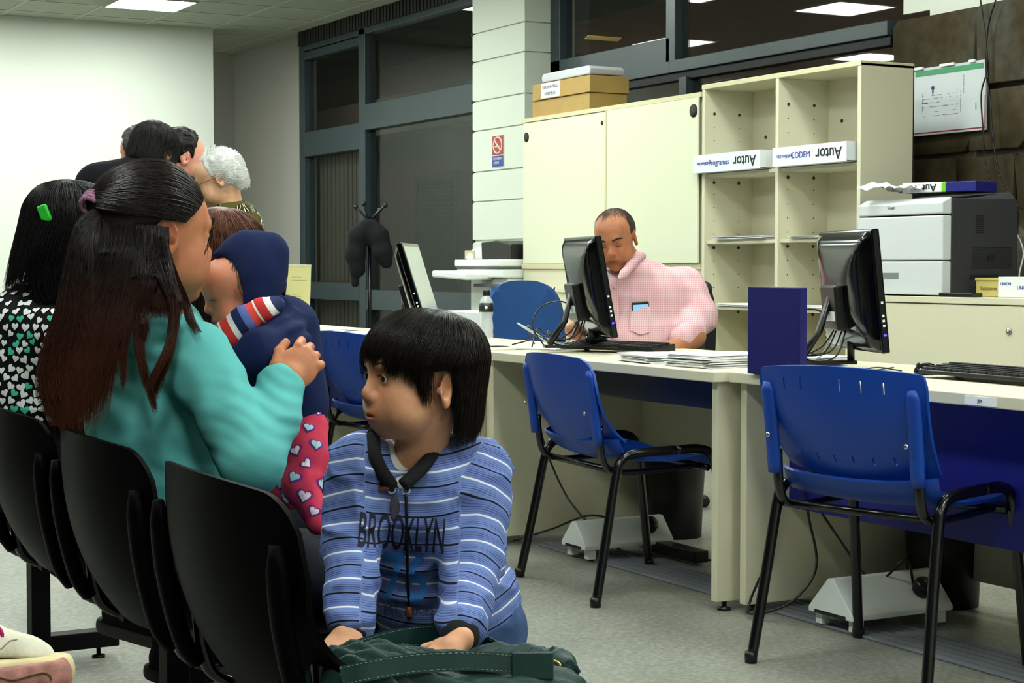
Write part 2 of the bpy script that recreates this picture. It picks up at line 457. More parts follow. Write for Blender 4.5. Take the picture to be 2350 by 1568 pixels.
# ceiling lamps
k = 0
for X in (4.24, 2.71, .30):
    for Y in (13.81, 11.31, 8.81, 6.31, 3.81, 1.31, -1.19):
        if Y == -1.19 and X < 0: continue
        k += 1
        t = thing('ceiling_light', 'square white light panel among the others set into the tiled ceiling', 'ceiling light', (X, Y, CEIL - .006), 0, 'ceiling light panels')
        if k == 1: t['label'] = 'glowing square ceiling light panel above the white partition wall'; LP = t
        if k > 1 and False: pass
        MB().box((-.29, -.29, -.004), (.29, .29, .004)).build('diffuser', LAMPM, t)
        f = MB()
        for a, b in (((-.305, -.305), (.305, -.29)), ((-.305, .29), (.305, .305)), ((-.305, -.29), (-.29, .29)), ((.29, -.29), (.305, .29))):
            f.box((a[0], a[1], -.008), (b[0], b[1], .004))
        f.build('rim', TBAR, t)
del LP['group']
for x in (3.0,):  # extra panel added out of view to brighten the grey recess walls
    t = thing('ceiling_light', 'added unseen light panel brightening the recess behind the white partition', 'ceiling light', (x, 16.0, CEIL - .006))
    MB().box((-.29, -.29, -.004), (.29, .29, .004)).build('diffuser', LAMPM, t)

# column of grooved white panels
zs = [0, 1.235, 1.245, 1.52, 1.73, 2.02, 2.23, 2.51, 2.71, 3.0, CEIL]
c = MB()
c.box((5.765, 10.34, 0), (6.15, 11.08, CEIL))
for a, b in zip(zs[:-1], zs[1:]):
    if b - a < .05: continue
    c.box((5.75, 10.325, a + .004), (6.0, 11.09, b - .004), bev=.003)
struct(c.build('wall_column', mat('column_panels', (222, 228, 216), rough=.7, spec=.3)))

# glazed front with steel frames; pieces are (y0,y1,z0,z1)
def frames(name, rects, x0=5.95, x1=6.05, m=TEAL):
    b = MB()
    for y0, y1, z0, z1 in rects: b.box((x0, y0, z0), (x1, y1, z1), bev=.004)
    return struct(b.build(name, m))
frames('trim_2', [(14.78, 14.9, 0, 3.05), (13.43, 13.56, 0, 3.05), (13.56, 14.78, 2.05, 2.27), (13.56, 14.78, .77, .92), (13.56, 14.78, 0, .1),
                  (11.0, 13.43, 2.2, 2.415), (11.0, 13.43, .70, .865), (11.0, 13.43, 0, .1), (13.56, 14.78, 2.92, 2.99), (11.0, 14.78, 3.0, 3.06)])
struct(MB().box((5.998, 11.0, .05), (6.006, 14.85, 3.05)).build('window_1', GLASS))
# ribbed dark band above, vertical slats behind the left bay
b = MB()
for i in range(62): b.box((5.93, 11.02 + .0625 * i, 3.05), (6.02, 11.06 + .0625 * i, CEIL))
b.box((6.0, 11.0, 3.05), (6.04, 14.9, CEIL))
struct(b.build('trim_3', mat('dark_ribbed_band', (34, 33, 33), rough=.7)))
b = MB()
for i in range(13): b.box((6.1, 13.585 + .093 * i, .1), (6.13, 13.66 + .093 * i, 2.05))
sl = b.build('slatted_gate', mat('gate_slats', (92, 82, 72), rough=.5))
tag(sl, 'brown vertical slat gate behind the glass door bay, left of the coat rack', 'gate')
# upper right windows
frames('trim_4', [(6.90, 8.88, 2.235, 2.31), (8.88, 10.33, 2.235, 2.45), (8.82, 8.92, 2.3, CEIL), (10.2, 10.33, 2.3, CEIL), (6.90, 10.33, 3.1, CEIL), (6.90, 10.33, .9, 1.1), (8.7, 8.78, 1.1, 2.2)])
frames('trim_5', [(6.90, 10.33, 2.185, 2.235)], 5.97, 6.04, BLKF)
struct(MB().box((5.998, 6.5, 1.0), (6.006, 10.33, CEIL)).build('window_2', GLASS))
struct(MB().box((6.0, 6.5, 0), (6.1, 10.33, 1.0)).build('wall_sill', WHITE))
struct(MB().box((6.0, 11.0, CEIL), (6.1, 14.9, CEIL + .4)).build('trim_6', BLKF))
# corridor outside the glass
struct(MB().box((9.0, 4, 0), (9.1, 22, 3.6)).build('wall_corridor', CORR))
struct(MB().box((6.1, 4, 3.5), (9.1, 22, 3.6)).build('ceiling_corridor', mat('corridor_ceiling', (40, 38, 36), rough=.9)))
struct(MB().box((6.1, 22, 0), (9.1, 22.1, 3.6)).build('wall_corridor_end', mat('corridor_end', (92, 84, 66), rough=.9)))
struct(MB().box((6.1, 5.9, 0), (9.1, 6.0, 3.6)).build('wall_corridor_near', CORR))
struct(MB().box((8.6, 14, 2.62), (9.0, 22, 3.05)).build('trim_7', mat('corridor_band', (150, 146, 140), rough=.8)))  # pale band set high along the corridor wall
dt = thing('louvred_door', 'dark brown door with a louvred top vent across the corridor behind the glass', 'door', (8.98, 18.15, 0))
MB().box((-.03, -.48, 0), (.0, .48, 2.08)).build('panel', mat('dark_brown_door', (52, 38, 32), rough=.5), dt)
b = MB(); b.box((-.06, -.55, 0), (0, -.48, 2.15)); b.box((-.06, .48, 0), (0, .55, 2.15)); b.box((-.06, -.48, 2.08), (0, .48, 2.15)); b.build('frame', mat('door_frame_brown', (74, 56, 50), rough=.5), dt)
b = MB()
for i in range(9): b.box((-.05, -.4, 1.6 + i * .05), (-.02, .4, 1.625 + i * .05))
b.build('louvre', mat('door_louvre', (40, 30, 26), rough=.5), dt)

# stone wall on the right with white beam above
struct(MB().box((5.98, -3.6, 2.0), (6.12, 6.62, CEIL)).build('wall_beam', WHITE))
struct(MB().box((5.985, 6.55, 2.33), (6.02, 6.82, CEIL)).build('trim_8', WHITE))
struct(MB().box((6.0, -3.6, 0), (6.12, 6.9, 2.29)).build('wall_right', mat('stone_mortar', (118, 108, 88), rough=.95, bump=.8, bscale=60)))
rr = random.Random(11)
stones = MB(); z = -.05; row = 0
while z < 2.25:
    hgt = [.30, .36, .27, .33, .39, .31, .36][row % 7]
    if z + hgt > 2.08: hgt = 2.31 - z
    y = 6.95 - rr.random() * .15; sl = rr.uniform(-.03, .03)
    while y > 3.2:
        wd = rr.uniform(.28, .62); y0 = max(y - wd, 3.0); g_ = .011
        k1, k2 = rr.uniform(-.035, .035), rr.uniform(-.035, .035); c1 = rr.uniform(.015, .06); c2 = rr.uniform(.01, .05)
        a0, a1, b0, b1 = y0 + g_, y - g_, z + g_, z + hgt - g_
        pts = [(a0 + k1 + c1, b0), (a1 - c2 + k2, b0), (a1 + k2 * .7, b0 + c2), (a1 - k2 * .5, b1 - c1), (a1 - c1 - k2 * .6, b1), ((a0 + a1) / 2, b1 + rr.uniform(-.012, .008)), (a0 + c2 - k1 * .5, b1), (a0 - k1 * .3, b1 - c2), (a0 + k1 * .6, b0 + c1)]
        stones.prism(pts, 'x', 5.945 + rr.uniform(-.012, .012), 6.01, bev=.008)
        y = y0
    z += hgt; row += 1
so = stones.build('trim_9', stone_mat()); struct(soften(so, 30))

for y in (9.5, 14.5, 19.0):  # glowing panels added as fill so the corridor wall isn't black
    t = thing('corridor_fill', 'added fill light brightening the corridor behind the glass', 'ceiling light', (7.6, y, 3.49), 0, 'added corridor fill lights')
    MB().box((-.2, -.2, -.02), (.2, .2, .0)).build('diffuser', mat('corridor_fill_glow', (255, 240, 220), emit=(255, 226, 196), estr=7.0), t)

b = MB()
for z in (1.235, 1.52, 1.73, 2.02, 2.23, 2.51, 2.71): b.box((5.745, 11.075, z - .012), (5.77, 11.10, z + .012))
struct(b.build('trim_10', BLKF))
# ================================================================ furniture
CREAM = mat('cream_laminate', (214, 209, 182), rough=.45, spec=.4)
CREAMD = mat('cream_edge', (206, 200, 162), rough=.4)
BLK = mat('black_plastic', (12, 12, 13), rough=.35, spec=.5)
BLKM = mat('black_steel', (9, 9, 10), rough=.22, spec=.6)
SHELLB = mat('black_shell', (6, 6, 6), rough=.34, spec=.02, bump=.25, bscale=1500)
BLUEP = mat('blue_plastic', (14, 64, 160), rough=.38, spec=.45, bump=.15, bscale=1200)
BLUEL = mat('blue_laminate', (8, 16, 120), rough=.5)
PAPER = mat('paper', (238, 240, 240), rough=.8)
WPL = mat('white_plastic', (226, 230, 228), rough=.4)
HOLE = mat('dark_hole', (24, 22, 16), rough=.7)
STEEL = mat('bright_steel', (190, 190, 188), rough=.25, metal=1)

# ---- stacking chair (shell seat and back on tube legs)
def shell_back(w=.52, h=.325, z0=.455, rc=.30, drop=.30, rb=0.0, tuck=0.0, tap=.10, er=.35, lean=.085, bx=-.20):
    """backrest sheet facing +x; rounded top corners, gentle curve"""
    def f(u, v):
        y = (u - .5) * 2; t = v
        ww = w / 2 * (1 - tap * (1 - t) ** 2)
        # rounded outline
        yy = y * ww
        top = h * (1 - .05 * y * y)
        e = abs(y)
        if e > 1 - rc: 
            q = (e - (1 - rc)) / rc; top -= h * drop * (1 - math.sqrt(max(0, 1 - q * q)))
        bot = .02 * (y * y) + rb * (1 - math.sqrt(max(0, 1 - max(0, (e - er) / (1 - er)) ** 2)))
        z = bot + (top - bot) * t
        x = tuck * max(0, .3 - t) ** 2 * 6  + bx - lean * t + .05 * y * y + .03 * (1 - t) ** 3 - .015 * math.sin(math.pi * t) + .004
        return (x, yy, z0 + z)
    return f
def shell_seat(w=.50, d=.43, z=.445, rr_=.055):
    def f(u, v):
        y = (u - .5) * 2; t = v        # t 0 front .. 1 rear
        ww = w / 2 * (1 - .04 * t)
        e = abs(y); q = max(0, (e - .72) / .28)
        x = .235 - d * t
        x = x - (.035 * q * q if t < .2 else 0) * (1 - t * 5) if t < .2 else x + (.05 * q * q) * max(0, (t - .8) * 5)
        zz = z + .016 * y * y - .016 * math.sin(math.pi * min(1, t * 1.1)) - .04 * max(0, .12 - t) / .12 + rr_ * max(0, (t - .82) / .18) ** 2
        return (x, y * ww, zz)
    return f
def slots(o_mb, w): pass
def make_shell_chair(name, label, col, beam=False, slot=False, group=None):
    t = thing(name, label, 'chair', group=group)
    sb = shell_back(h=.33, z0=.447, rb=.055, tuck=.02, tap=.02, er=.50, lean=.045, bx=-.24) if beam else (shell_back(h=.285, z0=.50, rc=.06, drop=.10) if slot else shell_back(rb=.03))
    if slot: soften(nrm(MB().sheet(sb, 84, 28, .008, hole=lambda i, j: (i - 17) % 10 == 0 and 15 < i < 69 and (22 <= j <= 24 or 4 <= j <= 5)).build('backrest', col, t)), 60)
    else: soften(nrm(MB().sheet(sb, 36, 20, .008).build('backrest', col, t)), 60)
    soften(nrm(MB().sheet(shell_seat(d=.43, rr_=.045) if beam else shell_seat(), 24, 26, .008).build('seat', col, t)), 60)
    for s in (-1, 1):
        # plastic sleeve behind the backrest
        pts = [(-.252 + .02, s * .222, .735), (-.238 + .02, s * .222, .66), (-.222 + .02, s * .221, .53)]
        sl_ = bez([(-.258, s * .225, .705), (-.250, s * .225, .60), (-.226, s * .224, .49), (-.204, s * .224, .45)] if beam else [(-.245, s * .225, .735), (-.228, s * .225, .64), (-.21, s * .224, .50)], 10)
        MB().tube(sl_, [.012] + [.021] * 9, 16, flat=.62, up=(0, 1, 0)).build('sleeve', col, t)
        up = bez([(-.204, s * .221, .56), (-.196, s * .221, .47), (-.175, s * .22, .425), (-.12, s * .218, .408), (.0, s * .215, .41), (.17, s * .21, .418)], 26)
        if beam: up = up[:16]
        MB().tube(up, .0155, 10, flat=.62, up=(0, 1, 0)).build('back_tube', BLKM, t)
    if not beam:
        for s in (-1, 1):
            p = bez([(-.245, s * .275, .0), (-.20, s * .262, .22), (-.165, s * .254, .395), (-.145, s * .252, .448), (-.10, s * .251, .470), (.04, s * .251, .476), (.14, s * .251, .476), (.185, s * .252, .452), (.20, s * .255, .39), (.225, s * .262, .22), (.255, s * .272, 0)], 60)
            h = len(p) // 2
            MB().tube(p[:h + 1], .015, 12).build('leg', BLKM, t)
            MB().tube(p[h:], .015, 12).build('leg', BLKM, t)
            for q, x in ((0, -.245), (-1, .255)):
                MB().lathe([(.017, 0), (.018, .02), (.016, .03)], 12, Matrix.Translation((x, s * .275 if q == 0 else s * .272, 0))).build('foot_cap', BLK, t)
        MB().tube([(-.15, -.25, .415), (-.15, .25, .415)], .011, 8).build('cross_bar', BLKM, t); MB().tube([(.17, -.25, .415), (.17, .25, .415)], .011, 8).build('cross_bar', BLKM, t)
    for s in ((-1, 1) if not beam else ()):
        MB().lathe([(.0, 0), (.007, .0), (.007, .003), (.003, .005)], 12, Matrix.Translation((-.252, s * .215, .60)) @ Matrix.Rotation(R(-90), 4, 'Y')).build('screw', STEEL, t)
    return t

BENCH = mat('bench_black', (8, 8, 9), rough=.5, spec=.15)
# black waiting bench: beam, posts, feet; each seat shell is its own thing
bench = thing('waiting_bench', 'black steel beam and posts carrying the row of black waiting seats', 'bench frame', (1.11, 3.6, 0))
MB().box((-.03, -1.75, .33), (.03, 1.75, .385), .004).build('beam', BENCH, bench)
for y in (1.06, -.11):
    pp = MB().box((-.025, y - .03, .035), (.025, y + .03, .33), .003).build('post', BENCH, bench)
    MB().box((-.21, y - .028, .03), (.21, y + .028, .075), .003).build('foot', BENCH, bench)
    for sx in (-.16, .16):
        MB().lathe([(.006, .03), (.006, .008), (.018, .006), (.018, 0)], 10, Matrix.Translation((sx, y, 0))).build('glide', BLKM, bench)
bl = ['black waiting seat nearest the camera, green bag lying on it', 'black waiting seat under the woman in turquoise', 'black waiting seat under the girl in the heart blouse', 'black waiting seat cut off at the left edge of the frame']
ch0 = make_shell_chair('waiting_chair', bl[0], SHELLB, beam=True, group='black waiting seats on the beam')
b = MB(); b.box((-.16, -.2, .405), (.16, -.17, .425)); b.box((-.16, .17, .405), (.16, .2, .425)); b.box((-.05, -.2, .385), (.05, .2, .408)); b.build('bracket', BENCH, ch0)
SEAT_Y = [2.33, 2.95, 3.57, 4.19]
for i, y in enumerate(SEAT_Y):
    c_ = ch0 if i == 0 else dup(ch0, label=bl[i])
    c_.location = (1.075, y, 0); c_.scale = (1.08, 1.1, 1.0)

# blue visitor chairs
bc = make_shell_chair('visitor_chair', 'blue plastic visitor chair with black legs at the desk where the man sits', BLUEP, slot=False, group='blue visitor chairs')
bc.location = (3.085, 4.87, 0); bc.rotation_euler.z = R(-5)
bc2 = make_shell_chair('visitor_chair', 'nearest blue visitor chair, slotted back, at the right hand desk with the keyboard', BLUEP, slot=True, group='blue visitor chairs')
bc2.location = (3.075, 3.54, 0); bc2.rotation_euler.z = R(14); bc2.scale = (.95, 1.0, 1.03)
bc3 = dup(bc2, (2.92, 6.30, 0), R(4), 'blue visitor chair farthest back, mostly hidden by the boy and baby')
bc.scale = (1, 1.06, 1)
# ---- desks
def make_desk(label, x0, x1, y0, y1, mod=CREAM, hole=False, blue=False, endL=True, tray=False, zt=.74, modx=None, gr='cream office desks'):
    t = thing('office_desk', label, 'desk', (x0, (y0 + y1) / 2, 0), group=gr); L = (y1 - y0) / 2; D = x1 - x0
    MB().box((0, -L, zt - .032), (D, L, zt), .003).build('desktop', CREAM, t)
    ends = [-L + .02] + ([L - .05] if endL else [])
    for y in ends:
        e = MB().box((.03, y, .03), (D - .03, y + .03, zt - .032), .002).build('side_panel', CREAM, t)
        for x in (.07, D - .1):
            MB().lathe([(.022, 0), (.022, .01), (.008, .012), (.008, .035)], 12, Matrix.Translation((x, y + .015, 0))).build('leveller', BLK, e)
        if hole and y < 0:
            MB().lathe([(.032, 0), (.032, .004), (.026, .0045), (.0, .0045)], 24, Matrix.Translation((.16, y - .0005, .615)) @ Matrix.Rotation(R(90), 4, 'X')).build('cable_hole', HOLE, e)
    if blue: MB().box((.10, -L + .06, blue[0]), (.118, L - .06, blue[1]), .002).build('modesty_panel', BLUEL, t, label='royal blue modesty panel')
    else: MB().box((D - .1, -L + .05, .33), (D - .08, L - .05, zt - .03), .002).build('modesty_panel', CREAM, t)
    if tray: MB().box((.08, -L + .06, zt - .125), (D - .25, L - .2, zt - .034), .004).build('keyboard_drawer', BLK, t)
    return t
make_desk('cream office desk with the man in pink behind it, black drawer underneath', 3.07, 3.87, 4.335, 5.86, tray=True)
make_desk('cream office desk at the right edge with royal blue modesty panel and cable hole', 3.12, 3.90, 2.70, 4.325, hole=True, blue=None)
d2 = COL.objects[-1]
make_desk('cream office desk behind the boy with blue modesty panel and water bottle on top', 2.88, 3.68, 5.92, 7.37, blue=(.44, .705))
make_desk('farthest cream desk behind the baby with the yellow notice on it', 2.88, 3.68, 7.38, 8.9, blue=(.44, .705))
# blue modesty panel of the right desk
dd = [o for o in COL.objects if o.get('label', '').startswith('cream office desk at the right edge')][0]
for c_ in list(dd.children):
    if c_.name.startswith('modesty_panel'): bpy.data.objects.remove(c_)
MB().box((.19, -.78, .32), (.208, .76, .705), .002).build('modesty_panel', BLUEL, dd, label='royal blue modesty panel')
MB().box((.70, -.76, .09), (.72, .76, .22), .002).build('low_rail', CREAM, dd)
# cream leg box between the desks
tag(MB().box((3.12, 5.866, 0), (3.25, 5.90, .705), .003).build('end_board', CREAM), 'narrow cream board standing between the two desks behind the boy', 'panel')
# small label on the desk edge
tag(MB().box((3.117, 3.20, .712), (3.1215, 3.31, .734)).build('desk_label', PAPER), 'small white paper label stuck on the right desk edge', 'label')
text_mesh('JIM', .013, frame((3.1165, 3.255, .723), (0, -1, 0), (0, 0, 1)), 'label_text', mat('ink_grey', (90, 92, 100), rough=.8), [o for o in COL.objects if o.name == 'desk_label'][0])
# blue divider
dv = MB().box((3.10, 3.955, .742), (3.125, 4.205, 1.0), .002).build('desk_divider', mat('navy_divider', (12, 10, 96), rough=.45))
tag(dv, 'upright navy blue board standing on the desk edge between the two desks', 'divider')

# cable duct strip on the floor
b = MB(); b.box((3.245, 1.8, 0.0), (3.46, 5.72, .008), .003)
for i in range(5): b.box((3.27 + i * .038, 1.8, .008), (3.29 + i * .038, 5.72, .011))
st = b.build('cable_duct', mat('grey_duct', (118, 122, 130), rough=.6)); tag(st, 'flat grey ribbed cable duct on the floor under the desks', 'cable duct')

# ---- cabinets and shelf
def bx(lo, hi, name, m, p, bev=.002, **k): return MB().box(lo, hi, bev).build(name, m, p, **k)
bc_ = thing('low_cabinet', 'long low cream cabinet with sliding doors carrying the grey and white printer', 'cabinet', (5.13, 4.6, 0))
bx((0, -1.0, .905), (.47, 1.64, .932), 'top_board', CREAM, bc_); bx((.02, -1.0, 0), (.47, 1.64, .905), 'body', CREAM, bc_)
d = bx((.004, .50, .05), (.02, 1.62, .9), 'door', CREAM, bc_); MB().lathe([(.014, 0), (.014, .006), (.006, .008), (0, .008)], 16, Matrix.Translation((.004, .60, .80)) @ Matrix.Rotation(R(-90), 4, 'Y')).build('lock', STEEL, d)
bx((-.006, -.98, .05), (.012, .49, .9), 'door', CREAM, bc_)
b2 = thing('base_cabinet', 'low cream cabinet under the sliding door cabinet, behind the blue office chair', 'cabinet', (5.28, 8.55, 0))
bx((0, -.97, 0), (.35, .97, .905), 'body', CREAM, b2); bx((-.01, -.98, .905), (.35, .975, .93), 'top_board', CREAM, b2)
uc = thing('sliding_door_cabinet', 'wide cream wall cabinet with two sliding doors and round black finger pulls', 'cabinet', (5.28, 8.55, .93))
bx((.01, -.965, 0), (.35, .965, .115), 'plinth', CREAM, uc); bx((.0, -.97, .115), (.35, .97, .145), 'bottom_board', CREAMD, uc)
bx((.02, -.965, .145), (.35, .965, 1.02), 'body', CREAM, uc); bx((-.004, -.97, 1.02), (.35, .97, 1.045), 'top_board', CREAMD, uc)
d = bx((.002, -.05, .147), (.018, .955, 1.018), 'door', mat('pale_door', (220, 223, 196), rough=.45), uc)
MB().lathe([(.03, 0), (.03, .003), (.0, .004)], 24, Matrix.Translation((.002, .91, .93)) @ Matrix.Rotation(R(-90), 4, 'Y')).build('finger_pull', HOLE, d)
MB().lathe([(.012, 0), (.012, .003), (.0, .004)], 16, Matrix.Translation((.002, .02, .955)) @ Matrix.Rotation(R(-90), 4, 'Y')).build('lock', HOLE, d)
d = bx((-.012, -.96, .147), (.0, -.05, 1.018), 'door', MATS['pale_door'], uc)
MB().lathe([(.035, 0), (.035, .003), (.0, .004)], 24, Matrix.Translation((-.012, -.92, .95)) @ Matrix.Rotation(R(-90), 4, 'Y')).build('finger_pull', HOLE, d)
bx((-.016, -.052, .147), (.002, -.035, 1.018), 'door_edge', CREAMD, uc)
sh = thing('open_shelf', 'tall cream open shelving unit with two columns of shelves, paper boxes on it', 'shelf', (5.28, 6.93, 0))
SY0, SY1, SM = -.63, .64, -.0
bx((0, SY0, 0), (.32, SY0 + .025, 2.0), 'side_panel', CREAM, sh); bx((0, SY1 - .025, 0), (.32, SY1, 2.0), 'side_panel', CREAM, sh)
bx((0, SM - .012, 0), (.32, SM + .012, 1.985), 'divider', CREAM, sh); bx((-.003, SY0, 1.985), (.32, SY1, 2.01), 'top_board', CREAMD, sh)
bx((.31, SY0, 0), (.32, SY1, 2.0), 'back_board', CREAM, sh)
for (a, b_) in ((SY0 + .026, SM - .013), (SM + .013, SY1 - .026)):
    for z in (1.545, 1.195, .855, .50, .06): bx((.015, a, z - .018), (.309, b_, z), 'shelf_board', CREAM, sh)
b = MB()
for y, s in ((SY1 - .0255, -1), (SM - .0125, -1), (SM + .0125, 1), (SY0 + .0255, 1)):
    for x in (.06, .22):
        for k in range(14):
            z = .95 + k * .07
            b.lathe([(.0035, 0), (.0035, .0008), (0, .0009)], 6, Matrix.Translation((x, y, z)) @ Matrix.Rotation(R(90) * (1 if s < 0 else -1), 4, 'X'))
        for z in (1.50, 1.86, 1.16, .82):
            b.lathe([(.008, 0), (.008, .003), (0, .004)], 8, Matrix.Translation((x, y, z)) @ Matrix.Rotation(R(90) * (1 if s < 0 else -1), 4, 'X'))
for y, z in ((.5, 1.74), (.1, 1.8), (-.12, 1.78), (-.5, 1.08), (.25, 1.05), (.3, 1.72)):
    b.lathe([(.009, 0), (.009, .003), (0, .004)], 8, Matrix.Translation((.309, y, z)) @ Matrix.Rotation(R(-90), 4, 'Y'))
b.build('screw', mat('dark_screw_cap', (40, 36, 26), rough=.5), sh)
# ================================================================ things on the desks and cabinets
def T3(x, y, z, rz=0, rx=0, ry=0): return Matrix.Translation((x, y, z)) @ Matrix.Rotation(rz, 4, 'Z') @ Matrix.Rotation(ry, 4, 'Y') @ Matrix.Rotation(rx, 4, 'X')
INK = mat('black_ink', (20, 22, 28), rough=.7); INKB = mat('blue_ink', (40, 60, 160), rough=.7)
GLOSSB = mat('glossy_black', (4, 4, 5), rough=.12, spec=.35); LED = mat('led_blue', (60, 60, 255), emit=(50, 40, 255), estr=4)
STICK = mat('sticker_white', (220, 224, 226), rough=.5)
def make_monitor(label, loc, yaw, tilt, group='desk monitors', cables=True):
    """local: screen faces +x, width along y; origin on desk below the panel centre"""
    t = thing('monitor', label, 'monitor', loc, yaw, group)
    H, W = .375, .50
    M = Matrix.Translation((0, 0, .045)) @ Matrix.Rotation(-tilt, 4, 'Y')
    b = MB(); b.box((-.014, -W / 2, 0), (.012, W / 2, H), .005, M); b.build('bezel', GLOSSB, t)
    MB().box((.0122, -W / 2 + .018, .03), (.0135, W / 2 - .018, H - .018), 0, M).build('screen', mat('screen_surface', (150, 160, 160), rough=.15, spec=.6, emit=(150, 165, 160), estr=.12), t)
    def f(u, v):
        y = (u - .5) * 2; z = (v - .5) * 2
        s_ = 1 - max(abs(y) ** 2.6, abs(z) ** 2.2); q = max(0, s_) ** .6
        return M @ Vector((-.014 - .045 * q, y * (W / 2 - .012), H / 2 + z * (H / 2 - .01)))
    soften(MB().sheet(f, 24, 20, .002).build('back_casing', GLOSSB, t), 50)
    b = MB(); b.box((-.085, -.07, .07), (-.045, .07, .21), .006, M); hb = b.build('hinge_block', BLK, t)
    # easel leg and foot
    MB().tube([M @ Vector((-.07, 0, .19)), Vector((-.13, 0, .10)), Vector((-.19, 0, .012))], [.016, .018, .02], 10, flat=.6, up=(0, 1, 0)).build('stand_leg', BLK, t)
    MB().box((-.21, -.02, .0), (-.01, .02, .012), .003).build('stand_foot', BLK, t)
    MB().tube([M @ Vector((-.02, 0, .06)), Vector((-.025, 0, .012))], .012, 8).build('stand_post', BLK, t)
    MB().box((-.0862, -.055, .10), (-.085, .03, .13), 0, M).build('sticker', STICK, t)
    MB().box((-.0905, .02, .0), (-.09, .05, .03), 0, M @ Matrix.Translation((.03, 0, .12))).build('sticker', STICK, t)
    MB().box((-.004, -W / 2 - .0012, .052), (.004, -W / 2, .058), 0, M).build('power_led', LED, t)
    b = MB()
    for z in (.08, .095, .11, .15): b.box((-.004, -W / 2 - .001, z), (.003, -W / 2, z + .007), 0, M)
    b.build('side_button', STICK, t)
    if cables:
        for i, (y, e, m_) in enumerate(((.05, (-.30, .16), BLK), (-.02, (-.10, .20), BLK), (.03, (-.26, -.02), BLK), (-.05, (-.2, .22), BLK), (.06, (-.16, .10), STICK))):
            p = bez([M @ Vector((-.05, y, .075)), Vector((-.10, y * 1.4, .05 - .008 * i)), Vector((-.17, y + .05, .016 + .012 * (i % 3))), Vector((-.13 - .04 * i, .11, .05 + .01 * i)), Vector((e[0], e[1], .006))], 24)
            MB().tube(p, .0028, 6).build('cable', m_, t)
        p = bez([M @ Vector((-.05, .03, .08)), (-.12, .07, .17), (-.20, .10, .15), (-.24, .07, .08), (-.20, .05, .008)], 28)
        MB().tube(p, .003, 6).build('cable', BLK, t)
    return t
def wyaw(deg): return R(deg)      # screen normal direction in world degrees from +X
make_monitor('black monitor seen from behind on the desk right of the navy divider', (3.57, 4.26, .755), R(-20.7), R(6))
make_monitor('black monitor seen from behind in front of the man in the pink shirt', (3.42, 5.57, .757), R(-17.5), R(10))
make_monitor('thin monitor showing its pale screen, above the head of the boy', (3.33, 6.80, .755), R(-33.5), R(17), cables=False)

def make_keyboard(label, loc, rz):
    t = thing('keyboard', label, 'keyboard', loc, rz, 'black keyboards')
    b = MB(); b.prism([(-.07, 0), (.07, 0), (.07, .012), (-.065, .026)], 'y', -.22, .22, .003); b.build('case', BLK, t)
    b = MB()
    for r_ in range(5):
        for c_ in range(17):
            x = -.052 + r_ * .024; b.box((x, -.205 + c_ * .0243, .022 - .0025 * r_), (x + .02, -.205 + c_ * .0243 + .021, .031 - .0028 * r_), .001)
    b.build('keys', mat('key_black', (26, 26, 28), rough=.4), t)
    for y in (-.19, .19): MB().box((-.06, y - .01, -.016), (-.052, y + .01, .002)).build('foot', BLK, t)
    return t
make_keyboard('black keyboard in front of the man in pink, mouse resting on it', (3.47, 5.52, .75), R(200)).rotation_euler.x = 0
make_keyboard('black keyboard at the right edge of the frame behind the slotted chair', (3.50, 3.62, .752), R(178))
def make_mouse(label, loc, rz, path):
    t = thing('mouse', label, 'mouse', loc, rz, 'computer mice')
    V_ = Vol().ell((0, 0, .008), (.052, .031, .026), k=.004).plane((0, 0, 0), (0, 0, -1), .002)
    V_.build('shell', GLOSSB, .003, t)
    MB().lathe([(.004, 0), (.009, .002), (.009, .006), (.004, .008)], 12, Matrix.Translation((.034, -.004, .026)) @ Matrix.Rotation(R(90), 4, 'X')).build('wheel', BLK, t)
    Mi = t.matrix_basis.inverted()
    MB().tube([Mi @ Vector(p) for p in bez(path, 30)], .002, 6).build('cable', BLK, t)
make_mouse('black mouse lying on the keyboard in front of the man', (3.44, 5.62, .776), R(190), [(3.40, 5.62, .785), (3.38, 5.7, .76), (3.48, 5.78, .745), (3.62, 5.7, .745)])
make_mouse('black mouse beside the keyboard at the right edge', (3.55, 3.93, .742), R(200), [(3.50, 3.98, .75), (3.44, 4.02, .76), (3.40, 4.08, .746), (3.52, 4.12, .745), (3.66, 4.2, .745)])

# paper stacks
def paper_stack(label, loc, n, rz=0, w=.21, l=.297, jit=.012, name='paper_stack', group='paper stacks on the desks', m=None):
    b = MB()
    for i in range(n):
        b.box((-l / 2, -w / 2, i * .0025), (l / 2, w / 2, i * .0025 + .0019), 0, T3(random.uniform(-jit, jit), random.uniform(-jit, jit), 0, R(random.uniform(-4, 4))))
    o = b.build(name, m or PAPER); o.location = loc; o.rotation_euler.z = rz
    return tag(o, label, 'papers', group)
paper_stack('loose stack of white paper beside the navy divider on the middle desk', (3.29, 4.60, .741), 16, R(5))
paper_stack('lower stack of white paper left of the paper stack by the divider', (3.30, 4.90, .741), 11, R(-8))
paper_stack('white papers spread under the cables left of the monitor before the man', (3.45, 5.95, .741), 3, R(20), jit=.05)
paper_stack('single white sheets near the water bottle on the desk behind the boy', (3.25, 6.25, .741), 3, R(75), jit=.04)
paper_stack('white papers on the desk corner just above the small far blue chair', (3.20, 7.6, .741), 4, R(85), jit=.06)
paper_stack('pile of white forms on the far desk beside the baby', (3.3, 8.05, .741), 4, R(40), jit=.07)
paper_stack('white papers behind the monitor right of the navy divider', (3.62, 4.62, .741), 9, R(12))
paper_stack('magazine-thick white papers between monitor and divider on the right desk', (3.50, 4.50, .741), 5, R(80))
